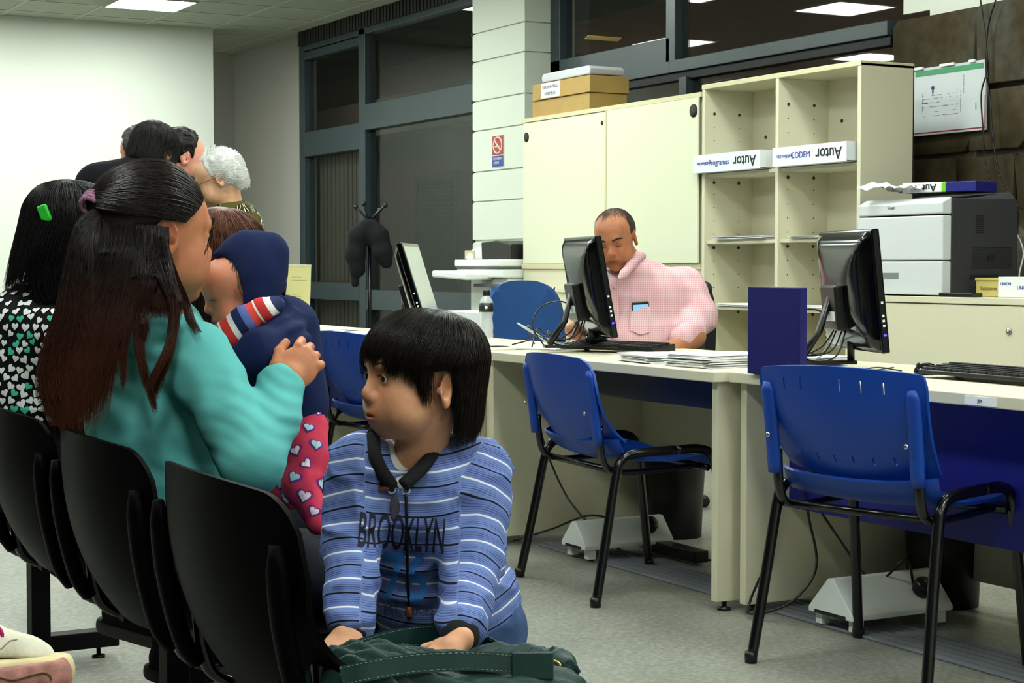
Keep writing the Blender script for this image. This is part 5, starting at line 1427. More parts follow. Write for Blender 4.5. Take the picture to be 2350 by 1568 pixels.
# ---------------------------------------------------------------- the woman in turquoise
def build_woman():
    t = thing('person', 'woman in turquoise top with long dark ponytail seated with the baby on her lap', 'person')
    SK = skin_mat('skin_woman', (196, 128, 92))
    g = Rig(at(357, 540, 3.20), camdir(57, -6), UP, 1.03)
    V = Vol(); add_head(V, g, nose=.55, lips=.8, neck=.052, neck_to=at(352, 720, 3.24), jaw=1.02, cheek=1.05, eyes_open=0, ear=1.05)
    V.ell(at(345, 735, 3.26), (.06, .08, .04), CF, .02)
    w0, h0 = at(640, 892, 3.16), at(690, 800, 3.22)
    V.chain([at(630, 925, 3.14), w0], [.026, .026], .01)
    hg = Rig(at(646, 882, 3.15), RT * .55 + UP * .62 + FH * .5, -FH * .75 + RT * .35 + UP * .35, .94)
    add_hand(V, hg, right=True, curl=(.85, .9, .95, 1.0), spread=.06, thumb=(.5, .3))
    body = V.build('body', SK, .0025, t); paint(body, face_spots(g, (.82, .55, .52)))
    
    # turquoise top
    TM = cloth('turquoise_jersey', (98, 182, 180), noise_amt=.03, nscale=300)
    A = axes(62)
    W = Vol()
    W.ell(at(345, 800, 3.27), (.105, .165, .11), A, .05); W.ell(at(330, 755, 3.28), (.075, .10, .04), A, .04)
    W.ell(at(350, 960, 3.27), (.125, .165, .17), A, .05); W.ell(at(395, 1130, 3.30), (.135, .175, .15), A, .05); W.ell(at(445, 1230, 3.32), (.13, .17, .08), A, .05)
    sh, el = at(452, 818, 3.14), at(580, 1062, 3.04)
    W.chain([sh, el], [.064, .054], .035); W.chain([el, at(626, 960, 3.12), at(642, 890, 3.16)], [.053, .046, .043], .02)
    sl, e2 = at(225, 800, 3.42), at(330, 1010, 3.55); W.chain([sl, e2, at(520, 960, 3.62)], [.06, .05, .04], .03)
    W.cap(at(352, 690, 3.24), at(356, 712, 3.22), .062, .066, .01, True)
    def extra(P):
        # gathered folds inside the bent elbow and across the back
        a = np.array(at(600, 960, 3.10)); q = P - a; d = np.linalg.norm(q, axis=1)
        f = .0026 * np.sin(q @ np.array(RT * .35 + UP) * 230 + 3 * np.sin(q @ np.array(RT) * 30)) * np.exp(-(d / .09) ** 2)
        b = np.array(at(400, 960, 3.12)); q = P - b; d = np.linalg.norm(q, axis=1)
        f += .0035 * np.sin((q @ np.array(RT * .8 + UP * 1.0)) * 90 + 4 * np.sin(q @ np.array(RT * .5 - UP) * 22)) * np.exp(-(d / .12) ** 2)
        return f
    top = W.build('turquoise_top', TM, .005, t, disp=folds(.007, (9, 9, 13), 2.0, extra=extra))
    # trousers
    TR = cloth('dark_trousers', (22, 24, 34)); J = Vol()
    J.ell(Vector((1.07, 2.98, .50)), (.17, .19, .09), None, .04)
    for y in (2.86, 3.10): J.chain([Vector((1.12, y, .51)), Vector((1.36, y + .16, .46)), Vector((1.30, y + .20, .10))], [.075, .060, .045], .03)
    J.build('trousers', TR, .008, t, disp=folds(.006, (14, 14, 14), 4))
    for y in (2.90, 3.14): Vol().cap((1.28, y + .18, .04), (1.46, y + .2, .035), .04, .036, .02).plane((0, 0, .0), (0, 0, -1)).build('shoe', BLK, .008, t)
    # hair
    HM = hair_mat('hair_woman', (28, 19, 18), (88, 46, 32), .80, 1.06, rough=.36)
    tie = Vector((-.122, .0, .045))
    cap = Vol(); cap.ell(g.p(-.022, 0, .038), (.104, .083, .090), g.N, .02)
    cap.ell(g.p(-.075, 0, -.03), (.05, .07, .06), g.N, .03)
    cap.plane(g.p(.084, 0, .055), g.R @ Vector((1, 0, -.6)), .008)
    cap.cap(g.p(-.002, .10, -.012), g.p(-.002, .07, -.012), .034, .034, .01, True); cap.cap(g.p(-.002, -.10, -.012), g.p(-.002, -.07, -.012), .034, .034, .01, True)
    cap.plane(g.p(.034, 0, .01), g.R @ Vector((.95, 0, -.5)), .01)
    cap.build('hair', HM, .004, t)
    R0, T0, L0 = [], [], []
    tn = tie - Vector((-.012, 0, .03)); tn = Vector((tn.x / .10, tn.y / .08, tn.z / .088)).normalized()
    for i in range(6000):
        a = random.uniform(-1.75, 1.75); fa = abs(a) / 1.75
        e = R(38) * max(0, 1 - (fa / .7) ** 2) - R(4) * random.random()
        if random.random() < .35: e += random.uniform(0, .35) * (1 - fa)
        R0.append((math.cos(e) * math.cos(a), math.cos(e) * math.sin(a), math.sin(e)))
        T0.append(tuple(tn + Vector((0, random.uniform(-.16, .16), random.uniform(-.16, .16))))); L0.append(random.uniform(.004, .017))
    P1 = head_strands(g, R0, T0, L0, n=18)
    # loose hair hanging from under the parting
    px = lambda x, y, d: tuple(at(x, y, d))
    Ls = []
    Ls += lock([px(226, 488, 3.115), px(200, 530, 3.09), px(190, 620, 3.07), px(178, 720, 3.06), px(152, 820, 3.06), px(140, 900, 3.06), px(150, 972, 3.07)], [.012, .024, .030, .034, .038, .034, .014], 2600, wav=.014, flat=.6)
    for i in range(5200):                       # hair falling free from under the gathered part
        u = random.random(); y0 = 488 + random.uniform(-5, 8) + 28 * min(1, u * 1.5) + 26 * max(0, u - .6); ja = random.gauss(0, 1); jb = random.gauss(0, 1)
        xs = 236 + 152 * u; dd = 3.118 + .012 * abs(u - .5) - .012 * random.random() + .02 * max(0, u - .8)
        if u < .62:
            xe = 138 + 165 * u + 12 * ja; ye = 945 + 30 * jb - 150 * max(0, u - .3); xm = 172 + 205 * u + 5 * ja; e2 = xe + (xm - xe) * .35
        else:
            if random.random() < .55:
                xm = 250 + 165 * (u - .5) / .5 + 4 * ja; P = bez([px(xs, y0, dd), px(xs - 2, 570, dd - .02), px(.5 * xs + .5 * xm, 640, 3.075), px(xm, 690, 3.066), px(xm - 6 + 5 * ja, 715 + 22 * random.random(), 3.07)], 20); Ls.append(P); continue
            k_ = random.choice((0, 1, 2, 3)); xe = (283, 322, 356, 352)[k_] + 3.5 * ja; ye = (880, 800, 935, 905)[k_] + 10 * jb; xm = (305, 330, 318, 398)[k_] + 5 * ja; e2 = (284, 332, 322, 388)[k_] + 3 * ja
        ph = random.uniform(0, 6.28); dz = random.uniform(0, .02)
        P = bez([px(xs, y0, dd), px(xs - 4 + 2 * ja, 570, dd - .03 * (1 - u) - dz), px(.5 * xs + .5 * xm, 640, 3.075 - dz), px(xm, 710, 3.062 - dz * .6), px(e2 + 6 * math.sin(ph), .5 * (710 + ye), 3.05 - dz * .5), px(xe, ye, 3.055 - dz * .3)], 20)
        Ls.append(P)
    Ls += lock([px(372, 545, 3.11), px(396, 630, 3.10), px(425, 695, 3.12), px(438, 735, 3.10), px(455, 765, 3.07)], [.008, .008, .006, .004, .001], 200, wav=.006)
    Ls += lock([px(368, 545, 3.10), px(396, 680, 3.08), px(400, 740, 3.06), px(386, 800, 3.04), px(355, 862, 3.03), px(340, 890, 3.03)], [.010, .010, .008, .005, .003, .001], 240, wav=.006)
    Ls += lock([px(195, 640, 3.06), px(160, 740, 3.06), px(130, 830, 3.06), px(126, 900, 3.06), px(160, 985, 3.07)], [.018, .022, .020, .014, .004], 700, wav=.012)
    gp = lambda *a: tuple(g.p(*a))
    Ls += lock([gp(.080, -.062, .04), gp(.076, -.066, .0), gp(.070, -.064, -.04)], [.004, .002, .001], 10, wav=.004)
    m0 = 18
    Q = np.array([np.array(p)[np.linspace(0, 19, m0).astype(int)] for p in Ls])
    strands('hair_strands', HM, np.concatenate([P1, Q]), .00058, t)
    tm = Matrix.Translation(g.p(tie)) 
    dirv = (at(196, 530, 3.08) - g.p(-.10, 0, .045)).normalized()
    fr = frame(g.p(-.120, 0, .045), dirv.orthogonal(), dirv.cross(dirv.orthogonal()))
    b = MB()
    for k_ in range(4):
        z = -.008 + .007 * k_; b.tube([fr @ Vector((.017 * math.cos(a), .017 * math.sin(a), z)) for a in np.linspace(0, 6.283, 25)], .0045, 8)
    b.build('hair_tie', mat('mauve_elastic', (150, 100, 130), rough=.7, noise_amt=.5, nscale=120), t)
    rebase(t, (1.1, 3.0, 0))
build_woman()

# ---------------------------------------------------------------- the baby
def build_baby():
    t = thing('person', 'baby in navy hooded jacket and pink patterned leggings held by the woman in turquoise', 'person')
    SK = skin_mat('skin_baby', (206, 138, 108))
    g = Rig(at(567, 674, 3.36), camdir(255, -10), UP - RT * .10, .73)
    V = Vol(); add_head(V, g, child=1.0, nose=1.15, lips=1.1, neck=.05, jaw=1.0, cheek=.95, brow=.4, eyes_open=0, ears=False)
    V.ell(g.p(.055, 0, .045), [.045, .05, .04], g.N, .03)
    V.ell(at(573, 752, 3.30), (.022, .012, .020), CF, .01); V.ell(at(604, 868, 3.33), (.018, .014, .012), CF, .008)
    body = V.build('body', SK, .0022, t); paint(body, face_spots(g, (.86, .58, .55)) + [(g.p(.0905, y * .0325, -.001), ((.012, .0125, .0022), g.N), (.30, .22, .18), .5) for y in (-1, 1)])
    HB = hair_mat('hair_baby', (30, 20, 16)); c = Vol(); c.ell(g.p(-.012, 0, .036), [q * .73 for q in (.100, .081, .088)], g.N); c.plane(g.p(.066, 0, .05), g.R @ Vector((1, 0, -.55)), .01); c.plane(g.p(.03, 0, 0), g.R @ Vector((1, 0, -.2)), .01)
    c.build('hair', HB, .004, t)
    Pm = fall_strands(g, (-.1, 0, 1), 700, lambda a: (.062 if abs(a) < .8 else .01), lift=.006, jit=.015, cling=.6, az=(-1.8, 1.8))
    strands('hair_strands', HB, Pm, .0006, t)
    NV_ = cloth('navy_fleece', (22, 34, 74), bump=.35, bscale=1400)
    # jacket with hood
    H = Vol()
    H.cap(at(505, 588, 3.34), at(560, 582, 3.36), .012, .036, .02); H.cap(at(560, 582, 3.36), at(618, 578, 3.37), .036, .036, .03)
    H.ell(at(590, 640, 3.37), (.056, .078, .078), CF, .03); H.ell(at(585, 700, 3.37), (.050, .072, .050), CF, .03)
    H.ell(g.p(.012, 0, -.008), [q * .73 for q in (.105, .083, .112)], g.N, .008, True); H.ell(at(505, 672, 3.32), (.030, .09, .070), CF, .012, True)
    H.build('hood', NV_, .004, t, disp=folds(.004, (10, 10, 12), 5))
    W = Vol()
    W.ell(at(640, 830, 3.42), (.085, .09, .12), CF, .04); W.ell(at(672, 930, 3.42), (.07, .085, .075), CF, .04); W.ell(at(635, 740, 3.42), (.075, .08, .05), CF, .03)
    W.chain([at(652, 752, 3.36), at(652, 795, 3.28), at(600, 815, 3.22), at(556, 838, 3.22)], [.042, .047, .046, .036], .015)
    W.chain([at(560, 840, 3.22), at(548, 848, 3.22)], [.034, .031], .01)
    W.cap(at(575, 745, 3.28), at(640, 705, 3.34), .018, .022, .02)
    def ex(P):
        q = P - np.array(at(660, 770, 3.28)); return .005 * np.sin(q @ np.array(UP - RT * .5) * 200) * np.exp(-(np.linalg.norm(q, axis=1) / .06) ** 2)
    jk = W.build('jacket', NV_, .004, t, disp=folds(.006, (12, 12, 14), 6, extra=ex))
    # striped collar panel
    cols = [(190, 44, 44), (226, 226, 226), (22, 30, 74), (92, 108, 180), (210, 60, 52), (230, 230, 230)]
    S_ = Vol(); S_.chain([at(528, 770, 3.265), at(560, 735, 3.26), at(600, 712, 3.27), at(632, 700, 3.30)], [.034, .026, .022, .018], .01)
    sp = S_.build('striped_collar', stripes3('striped_fleece'), .0035, t)
    P = verts(sp); set_attr(sp, 'S', (P - np.array(at(528, 780, 3.26))) @ np.array((RT * .85 + UP * .5).normalized()) )
    # leggings
    PK = cloth('pink_fleece', (206, 60, 88), bump=.35, bscale=900, noise_amt=.12, nscale=30); Lg = Vol()
    Lg.ell(at(690, 985, 3.42), (.052, .07, .06), CF, .03); Lg.chain([at(698, 990, 3.38), at(702, 1050, 3.34), at(690, 1115, 3.30), at(716, 1165, 3.28)], [.046, .042, .034, .026], .015)
    Lg.chain([at(660, 1010, 3.44), at(650, 1090, 3.42), at(668, 1140, 3.40)], [.042, .036, .028], .02); Lg.chain([at(716, 1165, 3.28), at(730, 1195, 3.27)], [.026, .024], .01)
    lg = Lg.build('leggings', PK, .004, t, disp=folds(.006, (16, 16, 22), 8))
    hearts(lg, 640, 745, 950, 1200, 44, .0165, [mat('print_purple', (110, 40, 140), rough=.9)], t, name='heart_print', jit=.2, lift=.0006)
    hearts(lg, 640, 745, 950, 1200, 44, .0115, [mat('print_aqua', (170, 205, 220), rough=.9), mat('print_pale', (240, 220, 230), rough=.9)], t, name='heart_print', jit=.2, lift=.0022)
    rebase(t, at(690, 1150, 3.42))
def stripes3(name):
    m = mat(name, (255, 255, 255), rough=.9, bump=.3, bscale=1400); T = NT(m); b = T.n['Principled BSDF']
    a = T.new('ShaderNodeAttribute'); a.attribute_name = 'S'
    y = T.new('ShaderNodeMath', operation='MULTIPLY'); y.inputs[1].default_value = 1 / .075; T.link(a.outputs['Fac'], y.inputs[0])
    z = T.new('ShaderNodeMath', operation='FRACT'); T.link(y.outputs[0], z.inputs[0])
    r = ramp(T, [(0, (200, 46, 44)), (.22, (228, 226, 222)), (.36, (24, 34, 84)), (.58, (92, 108, 178)), (.78, (216, 70, 58)), (.95, (230, 228, 226))], 'CONSTANT'); T.link(z.outputs[0], r.inputs[0]); T.link(r.outputs[0], b.inputs['Base Color']); return m
build_baby()

# ---------------------------------------------------------------- the clerk
def gingham():
    m = mat('pink_gingham', (222, 150, 160), rough=.85, spec=.2, bump=.2, bscale=300); T = NT(m); b = T.n['Principled BSDF']
    tc = T.new('ShaderNodeTexCoord'); mp = T.new('ShaderNodeMapping'); mp.inputs['Rotation'].default_value = (0, 0, YAW); T.link(tc.outputs['Object'], mp.inputs[0])
    sx = T.new('ShaderNodeSeparateXYZ'); T.link(mp.outputs[0], sx.inputs[0]); L = []
    for i in (0, 2):
        q = T.new('ShaderNodeMath', operation='MULTIPLY'); q.inputs[1].default_value = 1 / .0072; T.link(sx.outputs[i], q.inputs[0])
        f = T.new('ShaderNodeMath', operation='FRACT'); T.link(q.outputs[0], f.inputs[0]); c = T.new('ShaderNodeMath', operation='GREATER_THAN'); c.inputs[1].default_value = .5; T.link(f.outputs[0], c.inputs[0]); L.append(c)
    ad = T.new('ShaderNodeMath', operation='ADD'); T.link(L[0].outputs[0], ad.inputs[0]); T.link(L[1].outputs[0], ad.inputs[1])
    hf = T.new('ShaderNodeMath', operation='MULTIPLY'); hf.inputs[1].default_value = .5; T.link(ad.outputs[0], hf.inputs[0])
    r = ramp(T, [(0, (222, 194, 198)), (.5, (212, 168, 175)), (1, (194, 136, 146))]); T.link(hf.outputs[0], r.inputs[0]); T.link(r.outputs[0], b.inputs['Base Color']); return m
def build_clerk():
    t = thing('person', 'balding man in pink checked shirt seated behind the middle desk looking down', 'person')
    SK = skin_mat('skin_clerk', (178, 118, 84)); D = 7.0
    g = Rig(at(1412, 548, D), camdir(197, -22), UP - RT * .10, 1.0)
    V = Vol(); add_head(V, g, nose=1.0, lips=.95, neck=.06, neck_to=at(1450, 625, D + .06), jaw=1.06, cheek=1.0, eyes_open=0, brow=1.1, ear=1.08)
    f0, f1 = at(1594, 772, D - .10), at(1512, 822, D - .20); V.chain([f0, f1], [.046, .036], .02)
    V.chain([at(1340, 720, D - .05), at(1322, 762, D - .22)], [.04, .032], .02)
    add_hand(V, Rig(at(1322, 762, D - .22), (RT * .9 - FH * .2 - UP * .35), UP, 1.0), right=True, curl=(.5, .5, .55, .6))
    body = V.build('body', SK, .003, t); paint(body, face_spots(g, (.80, .58, .54), lid=True) + [(g.p(.085, 0, -.078), ((.035, .05, .03), g.N), (.80, .78, .80), .5)])
    BR = mat('brow_hair', (30, 20, 14)); brows(g, t, BR, thick=.0024, n=240, w=1.05, dx=.003, dz=.002)
    HM = mat('hair_short_dark', (44, 34, 28), rough=.8, bump=1.0, bscale=500)
    c = Vol(); c.ell(g.p(-.020, 0, .030), (.102, .0825, .084), g.N, .01)
    c.cap(g.p(.10, 0, .10), g.p(-.005, 0, .13), .066, .052, .015, True); c.plane(g.p(.038, 0, 0), g.R @ Vector((1, 0, -.18)), .01); c.plane(g.p(-.02, 0, -.045), g.R @ Vector((.35, 0, -1)), .02)
    for y in (-1, 1): c.cap(g.p(-.006, y * .10, -.010), g.p(-.006, y * .07, -.010), .034, .03, .008, True)
    c.build('hair', HM, .0045, t)
    Pm = fall_strands(g, (-.3, 0, 1), 380, lambda a: .098 if abs(a) < 1.1 else .07, lift=.002, jit=.004); strands('hair_strands', hair_mat('hair_thin', (70, 54, 44)), Pm, .0005, t)
    GM = gingham(); W = Vol(); q = lambda x, y, d=0: at(x, y, D + d)
    A = np.array((camdir(100), camdir(10), UP)).T
    W.ell(q(1482, 700, .05), (.185, .12, .14), A, .06); W.ell(q(1478, 645, .07), (.16, .09, .06), A, .05); W.ell(q(1462, 616, .05), (.085, .075, .035), A, .04); W.ell(q(1478, 790, .0), (.17, .13, .14), A, .06)
    W.chain([q(1570, 655, .08), q(1606, 725, .0)], [.078, .072], .04); W.chain([q(1606, 722, .0), q(1584, 760, -.07)], [.07, .062], .02)
    W.chain([q(1392, 665, .02), q(1350, 725, -.02)], [.075, .058], .04)
    W.cap(q(1424, 600, .02), q(1408, 652, -.16), .050, .022, .015, True)
    sh = W.build('shirt', GM, .006, t, disp=folds(.010, (7, 7, 9), 9))
    Vol().cap(at(1588, 762, D - .09), at(1566, 778, D - .125), .056, .052, .01).build('cuff', GM, .005, t)
    # collar leaves, placket, buttons, pocket, phone
    bv = bvh_of(sh)
    def on(x, y, l=.003):
        r_ = ray(x, y).normalized(); h = bv.ray_cast(at(x, y, D - 1), r_); return (h[0] if h[0] else at(x, y, D - .1)) - r_ * l
    def leaf(pts, m): 
        c_ = on(*pts[0], .012) ; b = MB()
        P = [on(x, y, .010) for x, y in pts]; ce = sum(P, Vector()) / len(P) - ray(*pts[0]).normalized() * .006; n = len(P)
        b.add(P + [ce] + [p_ + ray(*pts[0]).normalized() * .006 for p_ in P], [(i, (i + 1) % n, n) for i in range(n)] + [(i, n + 1 + i, n + 1 + (i + 1) % n, (i + 1) % n) for i in range(n)])
        return b.build('collar_leaf', m, t)
    C_ = Vol().chain([q(1474, 588, .10), q(1466, 588, .02), q(1450, 606, -.05), q(1432, 628, -.115), q(1422, 638, -.13)], [.016, .020, .019, .017, .008], .01); C_.build('collar', GM, .004, t)
    C_ = Vol().chain([q(1376, 604, .0), q(1384, 622, -.07), q(1396, 632, -.10)], [.014, .014, .007], .01); C_.build('collar', mat('grey_collar', (150, 156, 170), rough=.9), .004, t)
    b = MB(); pl = [on(x, y, .002) for x, y in ((1410, 645), (1413, 690), (1414, 740), (1412, 780))]; b.tube(bez(pl, 16), .014, 8, flat=.25, up=tuple(RT)); b.build('placket', GM, t)
    for x, y in ((1411, 660), (1414, 705), (1413, 752), (1430, 633)): MB().lathe([(.0055, 0), (.0055, .002), (0, .0025)], 12, frame(on(x, y, .008), RT, UP)).build('button', mat('shirt_button', (180, 176, 186), rough=.4), t)
    pk = [on(x, y, .009) for x, y in ((1448, 706), (1492, 704), (1492, 762), (1470, 768), (1446, 758))]; n = len(pk); ce = sum(pk, Vector()) / n - FH * .004
    MB().add(pk + [ce], [(i, (i + 1) % n, n) for i in range(n)]).build('pocket', GM, t)
    rebase(t, (at(1480, 800, D).x, at(1480, 800, D).y, .45))
    ph = thing('smartphone', 'smartphone sticking out of the shirt pocket of the man in pink', 'phone', on(1470, 703, .003), -YAW)
    MB().box((-.034, -.004, -.05), (.034, .004, .018), .003, Matrix.Rotation(R(-4), 4, 'Y')).build('case', BLK, ph); MB().box((-.030, -.0046, -.048), (.030, -.0042, .007), 0, Matrix.Rotation(R(-4), 4, 'Y')).build('screen', mat('phone_screen', (120, 170, 220), rough=.2, emit=(110, 170, 230), estr=.4), ph)
build_clerk()

# ---------------------------------------------------------------- girl in the heart blouse
def build_girl():
    t = thing('person', 'person in black blouse with heart print and green hair clip seated behind the woman', 'person'); D = 3.80
    SK = skin_mat('skin_girl', (170, 110, 80)); g = Rig(at(168, 545, D), camdir(52, -14), UP, .96)
    V = Vol(); add_head(V, g, neck=.05, neck_to=at(120, 690, D + .02), eyes_open=0); V.chain([at(190, 985, D + .1), at(260, 1010, D + .3)], [.035, .03], .02)
    body = V.build('body', SK, .004, t); paint(body, face_spots(g, lid=True))
    HM = hair_mat('hair_black', (16, 14, 15)); c = Vol(); c.ell(g.p(-.018, 0, .036), [q * .96 for q in (.104, .084, .092)], g.N); c.plane(g.p(.07, 0, .05), g.R @ Vector((1, 0, -.7)), .01); c.plane(g.p(.02, 0, 0), g.R @ Vector((1, 0, -.3)), .01); c.build('hair', HM, .004, t)
    def ln(a): return .03 if abs(a) < .7 else (-.08 if abs(a) < 1.5 else -.125)
    P1 = fall_strands(g, (-.3, 0, 1), 2600, ln, lift=.016, jit=.02, n=18, clump=.04)
    Ls = lock([tuple(at(150, 520, D - .12)), tuple(at(128, 600, D - .12)), tuple(at(130, 680, D - .11)), tuple(at(150, 720, D - .10))], [.05, .055, .05, .02], 1300, m=18, wav=.008, flat=.5)
    Ls += lock([tuple(at(118, 520, D - .10)), tuple(at(95, 590, D - .10)), tuple(at(92, 650, D - .10))], [.02, .018, .004], 300, m=18, wav=.008)
    strands('hair_strands', HM, np.concatenate([P1, np.array(Ls)]), .0008, t)
    cl = frame(at(102, 492, D - .10), RT * .92 + UP * .38, UP * .92 - RT * .38)
    MB().box((-.010, -.018, -.008), (.012, .020, .008), .004, cl).build('hair_clip', mat('green_clip', (40, 190, 50), rough=.35), t)
    BL = cloth('black_blouse', (14, 14, 17)); W = Vol(); A = axes(58)
    W.ell(at(78, 800, D), (.115, .17, .15), A, .05); W.ell(at(90, 735, D), (.09, .14, .05), A, .04); W.ell(at(70, 950, D), (.13, .165, .16), A, .05); W.ell(at(90, 1080, D), (.15, .18, .10), A, .05)
    W.chain([at(150, 770, D - .12), at(165, 930, D - .10), at(215, 990, D + .05)], [.062, .052, .042], .03)
    bl = W.build('blouse', BL, .006, t, disp=folds(.008, (8, 8, 10), 12))
    hearts(bl, -20, 215, 655, 965, 22, .0100, [mat('heart_white', (232, 232, 232), rough=.9), mat('heart_teal', (70, 190, 160), rough=.9)], t, d=3.0, weights=[8, 2], jit=.22, lift=.0018)
    TR = cloth('dark_trousers', (22, 24, 34)); J = Vol(); J.ell(Vector((1.07, 3.62, .50)), (.17, .19, .09), None, .04)
    for y in (3.5, 3.74): J.chain([Vector((1.12, y, .53)), Vector((1.42, y + .12, .50)), Vector((1.30, y + .38, .14))], [.085, .068, .045], .03)
    J.build('trousers', TR, .008, t)
    # trainers
    for i, (h0, t0, px_) in enumerate((((240, 1438), (445, 1500), 4.38), ((350, 1545), (560, 1600), 4.22))):
        a, b_ = at(*h0, px_), at(*t0, px_ - .05); sd = i == 0
        d_ = (b_ - a).normalized(); u_ = (UP - d_ * UP.dot(d_)).normalized(); Lf = (b_ - a).length; l_ = u_.cross(d_)
        RR = np.array((d_, l_, u_)).T; pt = lambda x, y, z: a + d_ * x * Lf + l_ * y + u_ * z
        s_ = Vol().cap(pt(.16, 0, .045), pt(.80, 0, .030), .046, .036, .03).cap(pt(.12, 0, .05), pt(.22, 0, .10), .040, .036, .02).cap(pt(.25, 0, .085), pt(.6, 0, .05), .034, .030, .03).cap(pt(.22, 0, .10), pt(.20, 0, .15), .030, .030, .01, True).plane(pt(0, 0, .008), -u_, .003)
        up_ = s_.build('shoe', cloth('shoe_dark', (50, 42, 50)), .0045, t)
        so_ = Vol().cap(pt(.10, 0, .012), pt(.88, 0, .010), .046, .040, .02).plane(pt(0, 0, .022), u_, .003).plane(pt(0, 0, -.010), -u_, .003); so_.build('sole', mat('shoe_sole', (104, 100, 98), rough=.8), .0045, up_)
        b = MB()
        for k_ in range(5):
            x = .42 + .08 * k_; z = .112 - .012 * k_; b.tube([pt(x, -.026, z - .016), pt(x + .015, -.012, z), pt(x + .03, .012, z), pt(x + .02, .026, z - .016)], .0028, 6)
        b.build('laces', mat('lace_aqua', (110, 170, 190), rough=.8), up_); MB().tube([pt(.03, 0, .09), pt(.05, 0, .14)], .005, 6).build('pull_tab', mat('tab_magenta', (170, 40, 110), rough=.8), up_)
        J2 = Vol().chain([pt(.22, 0, .13), pt(.22, 0, .13) + Vector((-.02, -.12, .30))], [.048, .06], .02); J2.build('trouser_leg', TR, .008, t)
    rebase(t, (1.1, 3.62, 0))
    bg = Vol(); bg.ell(at(172, 1262, 3.95), (.075, .10, .07), CF, .03); bg.ell(at(205, 1300, 3.95), (.05, .08, .035), CF, .03)
    o = thing('bag', 'black soft bag with two pale stripes hanging below the second waiting seat', 'bag'); sb = bg.build('body', cloth('black_cloth', (12, 12, 13)), .006, o)
    bv = bvh_of(sb)
    for dy in (0, 9):
        P_ = []
        for x, y in ((112, 1262 + dy), (150, 1288 + dy), (190, 1305 + dy), (228, 1312 + dy)):
            r_ = ray(x, y).normalized(); h = bv.ray_cast(at(x, y, 3.5), r_)
            if h[0] is not None: P_.append(h[0] - r_ * .001)
        if len(P_) > 2: MB().tube(bez(P_, 16), .0022, 6).build('stripe', mat('stripe_pale', (150, 146, 138), rough=.8), o)
    rebase(o, at(180, 1300, 3.95))
build_girl()

# ---------------------------------------------------------------- the standing group at the far desk
def zebra():
    m = cloth('olive_print', (80, 76, 34)); T = NT(m); b = T.n['Principled BSDF']; tc = T.new('ShaderNodeTexCoord')
    w_ = T.new('ShaderNodeTexWave'); w_.inputs['Scale'].default_value = 9; w_.inputs['Distortion'].default_value = 9; w_.inputs['Detail'].default_value = 1.5; w_.inputs['Detail Scale'].default_value = 1.4; T.link(tc.outputs['Object'], w_.inputs['Vector'])
    n_ = T.new('ShaderNodeTexNoise'); n_.inputs['Scale'].default_value = 7; T.link(tc.outputs['Object'], n_.inputs['Vector'])
    r = ramp(T, [(0, (52, 46, 22)), (.40, (96, 92, 36)), (.60, (222, 222, 208)), (.82, (30, 26, 20))], 'CONSTANT'); T.link(w_.outputs[1], r.inputs[0])
    r2 = ramp(T, [(0, (0, 0, 0)), (.47, (255, 255, 255))], 'CONSTANT'); T.link(n_.outputs['Fac'], r2.inputs[0])
    mx = T.new('ShaderNodeMix', data_type='RGBA'); T.link(r2.outputs[0], mx.inputs[0]); mx.inputs[6].default_value = lin((74, 68, 28)); T.link(r.outputs[0], mx.inputs[7]); T.link(mx.outputs[2], b.inputs['Base Color']); return m
def legs(t, c, m, D=.09, top=.85):
    J = Vol(); J.ell(Vector((c.x, c.y, top)), (.16, .16, .12), None, .04)
    for s in (-1, 1):
        q = RT * (.09 * s); J.chain([Vector((c.x, c.y, top)) + q, Vector((c.x, c.y, .45)) + q, Vector((c.x, c.y, .08)) + q], [.10, .07, .05], .03)
    J.build('trousers', m, .014, t)
    for s in (-1, 1):
        q = Vector((c.x, c.y, 0)) + RT * (.09 * s); Vol().cap(q + Vector((-.05, 0, .04)), q + Vector((.14, 0, .035)), .042, .038, .02).plane((0, 0, 0), (0, 0, -1)).build('shoe', BLK, .01, t)
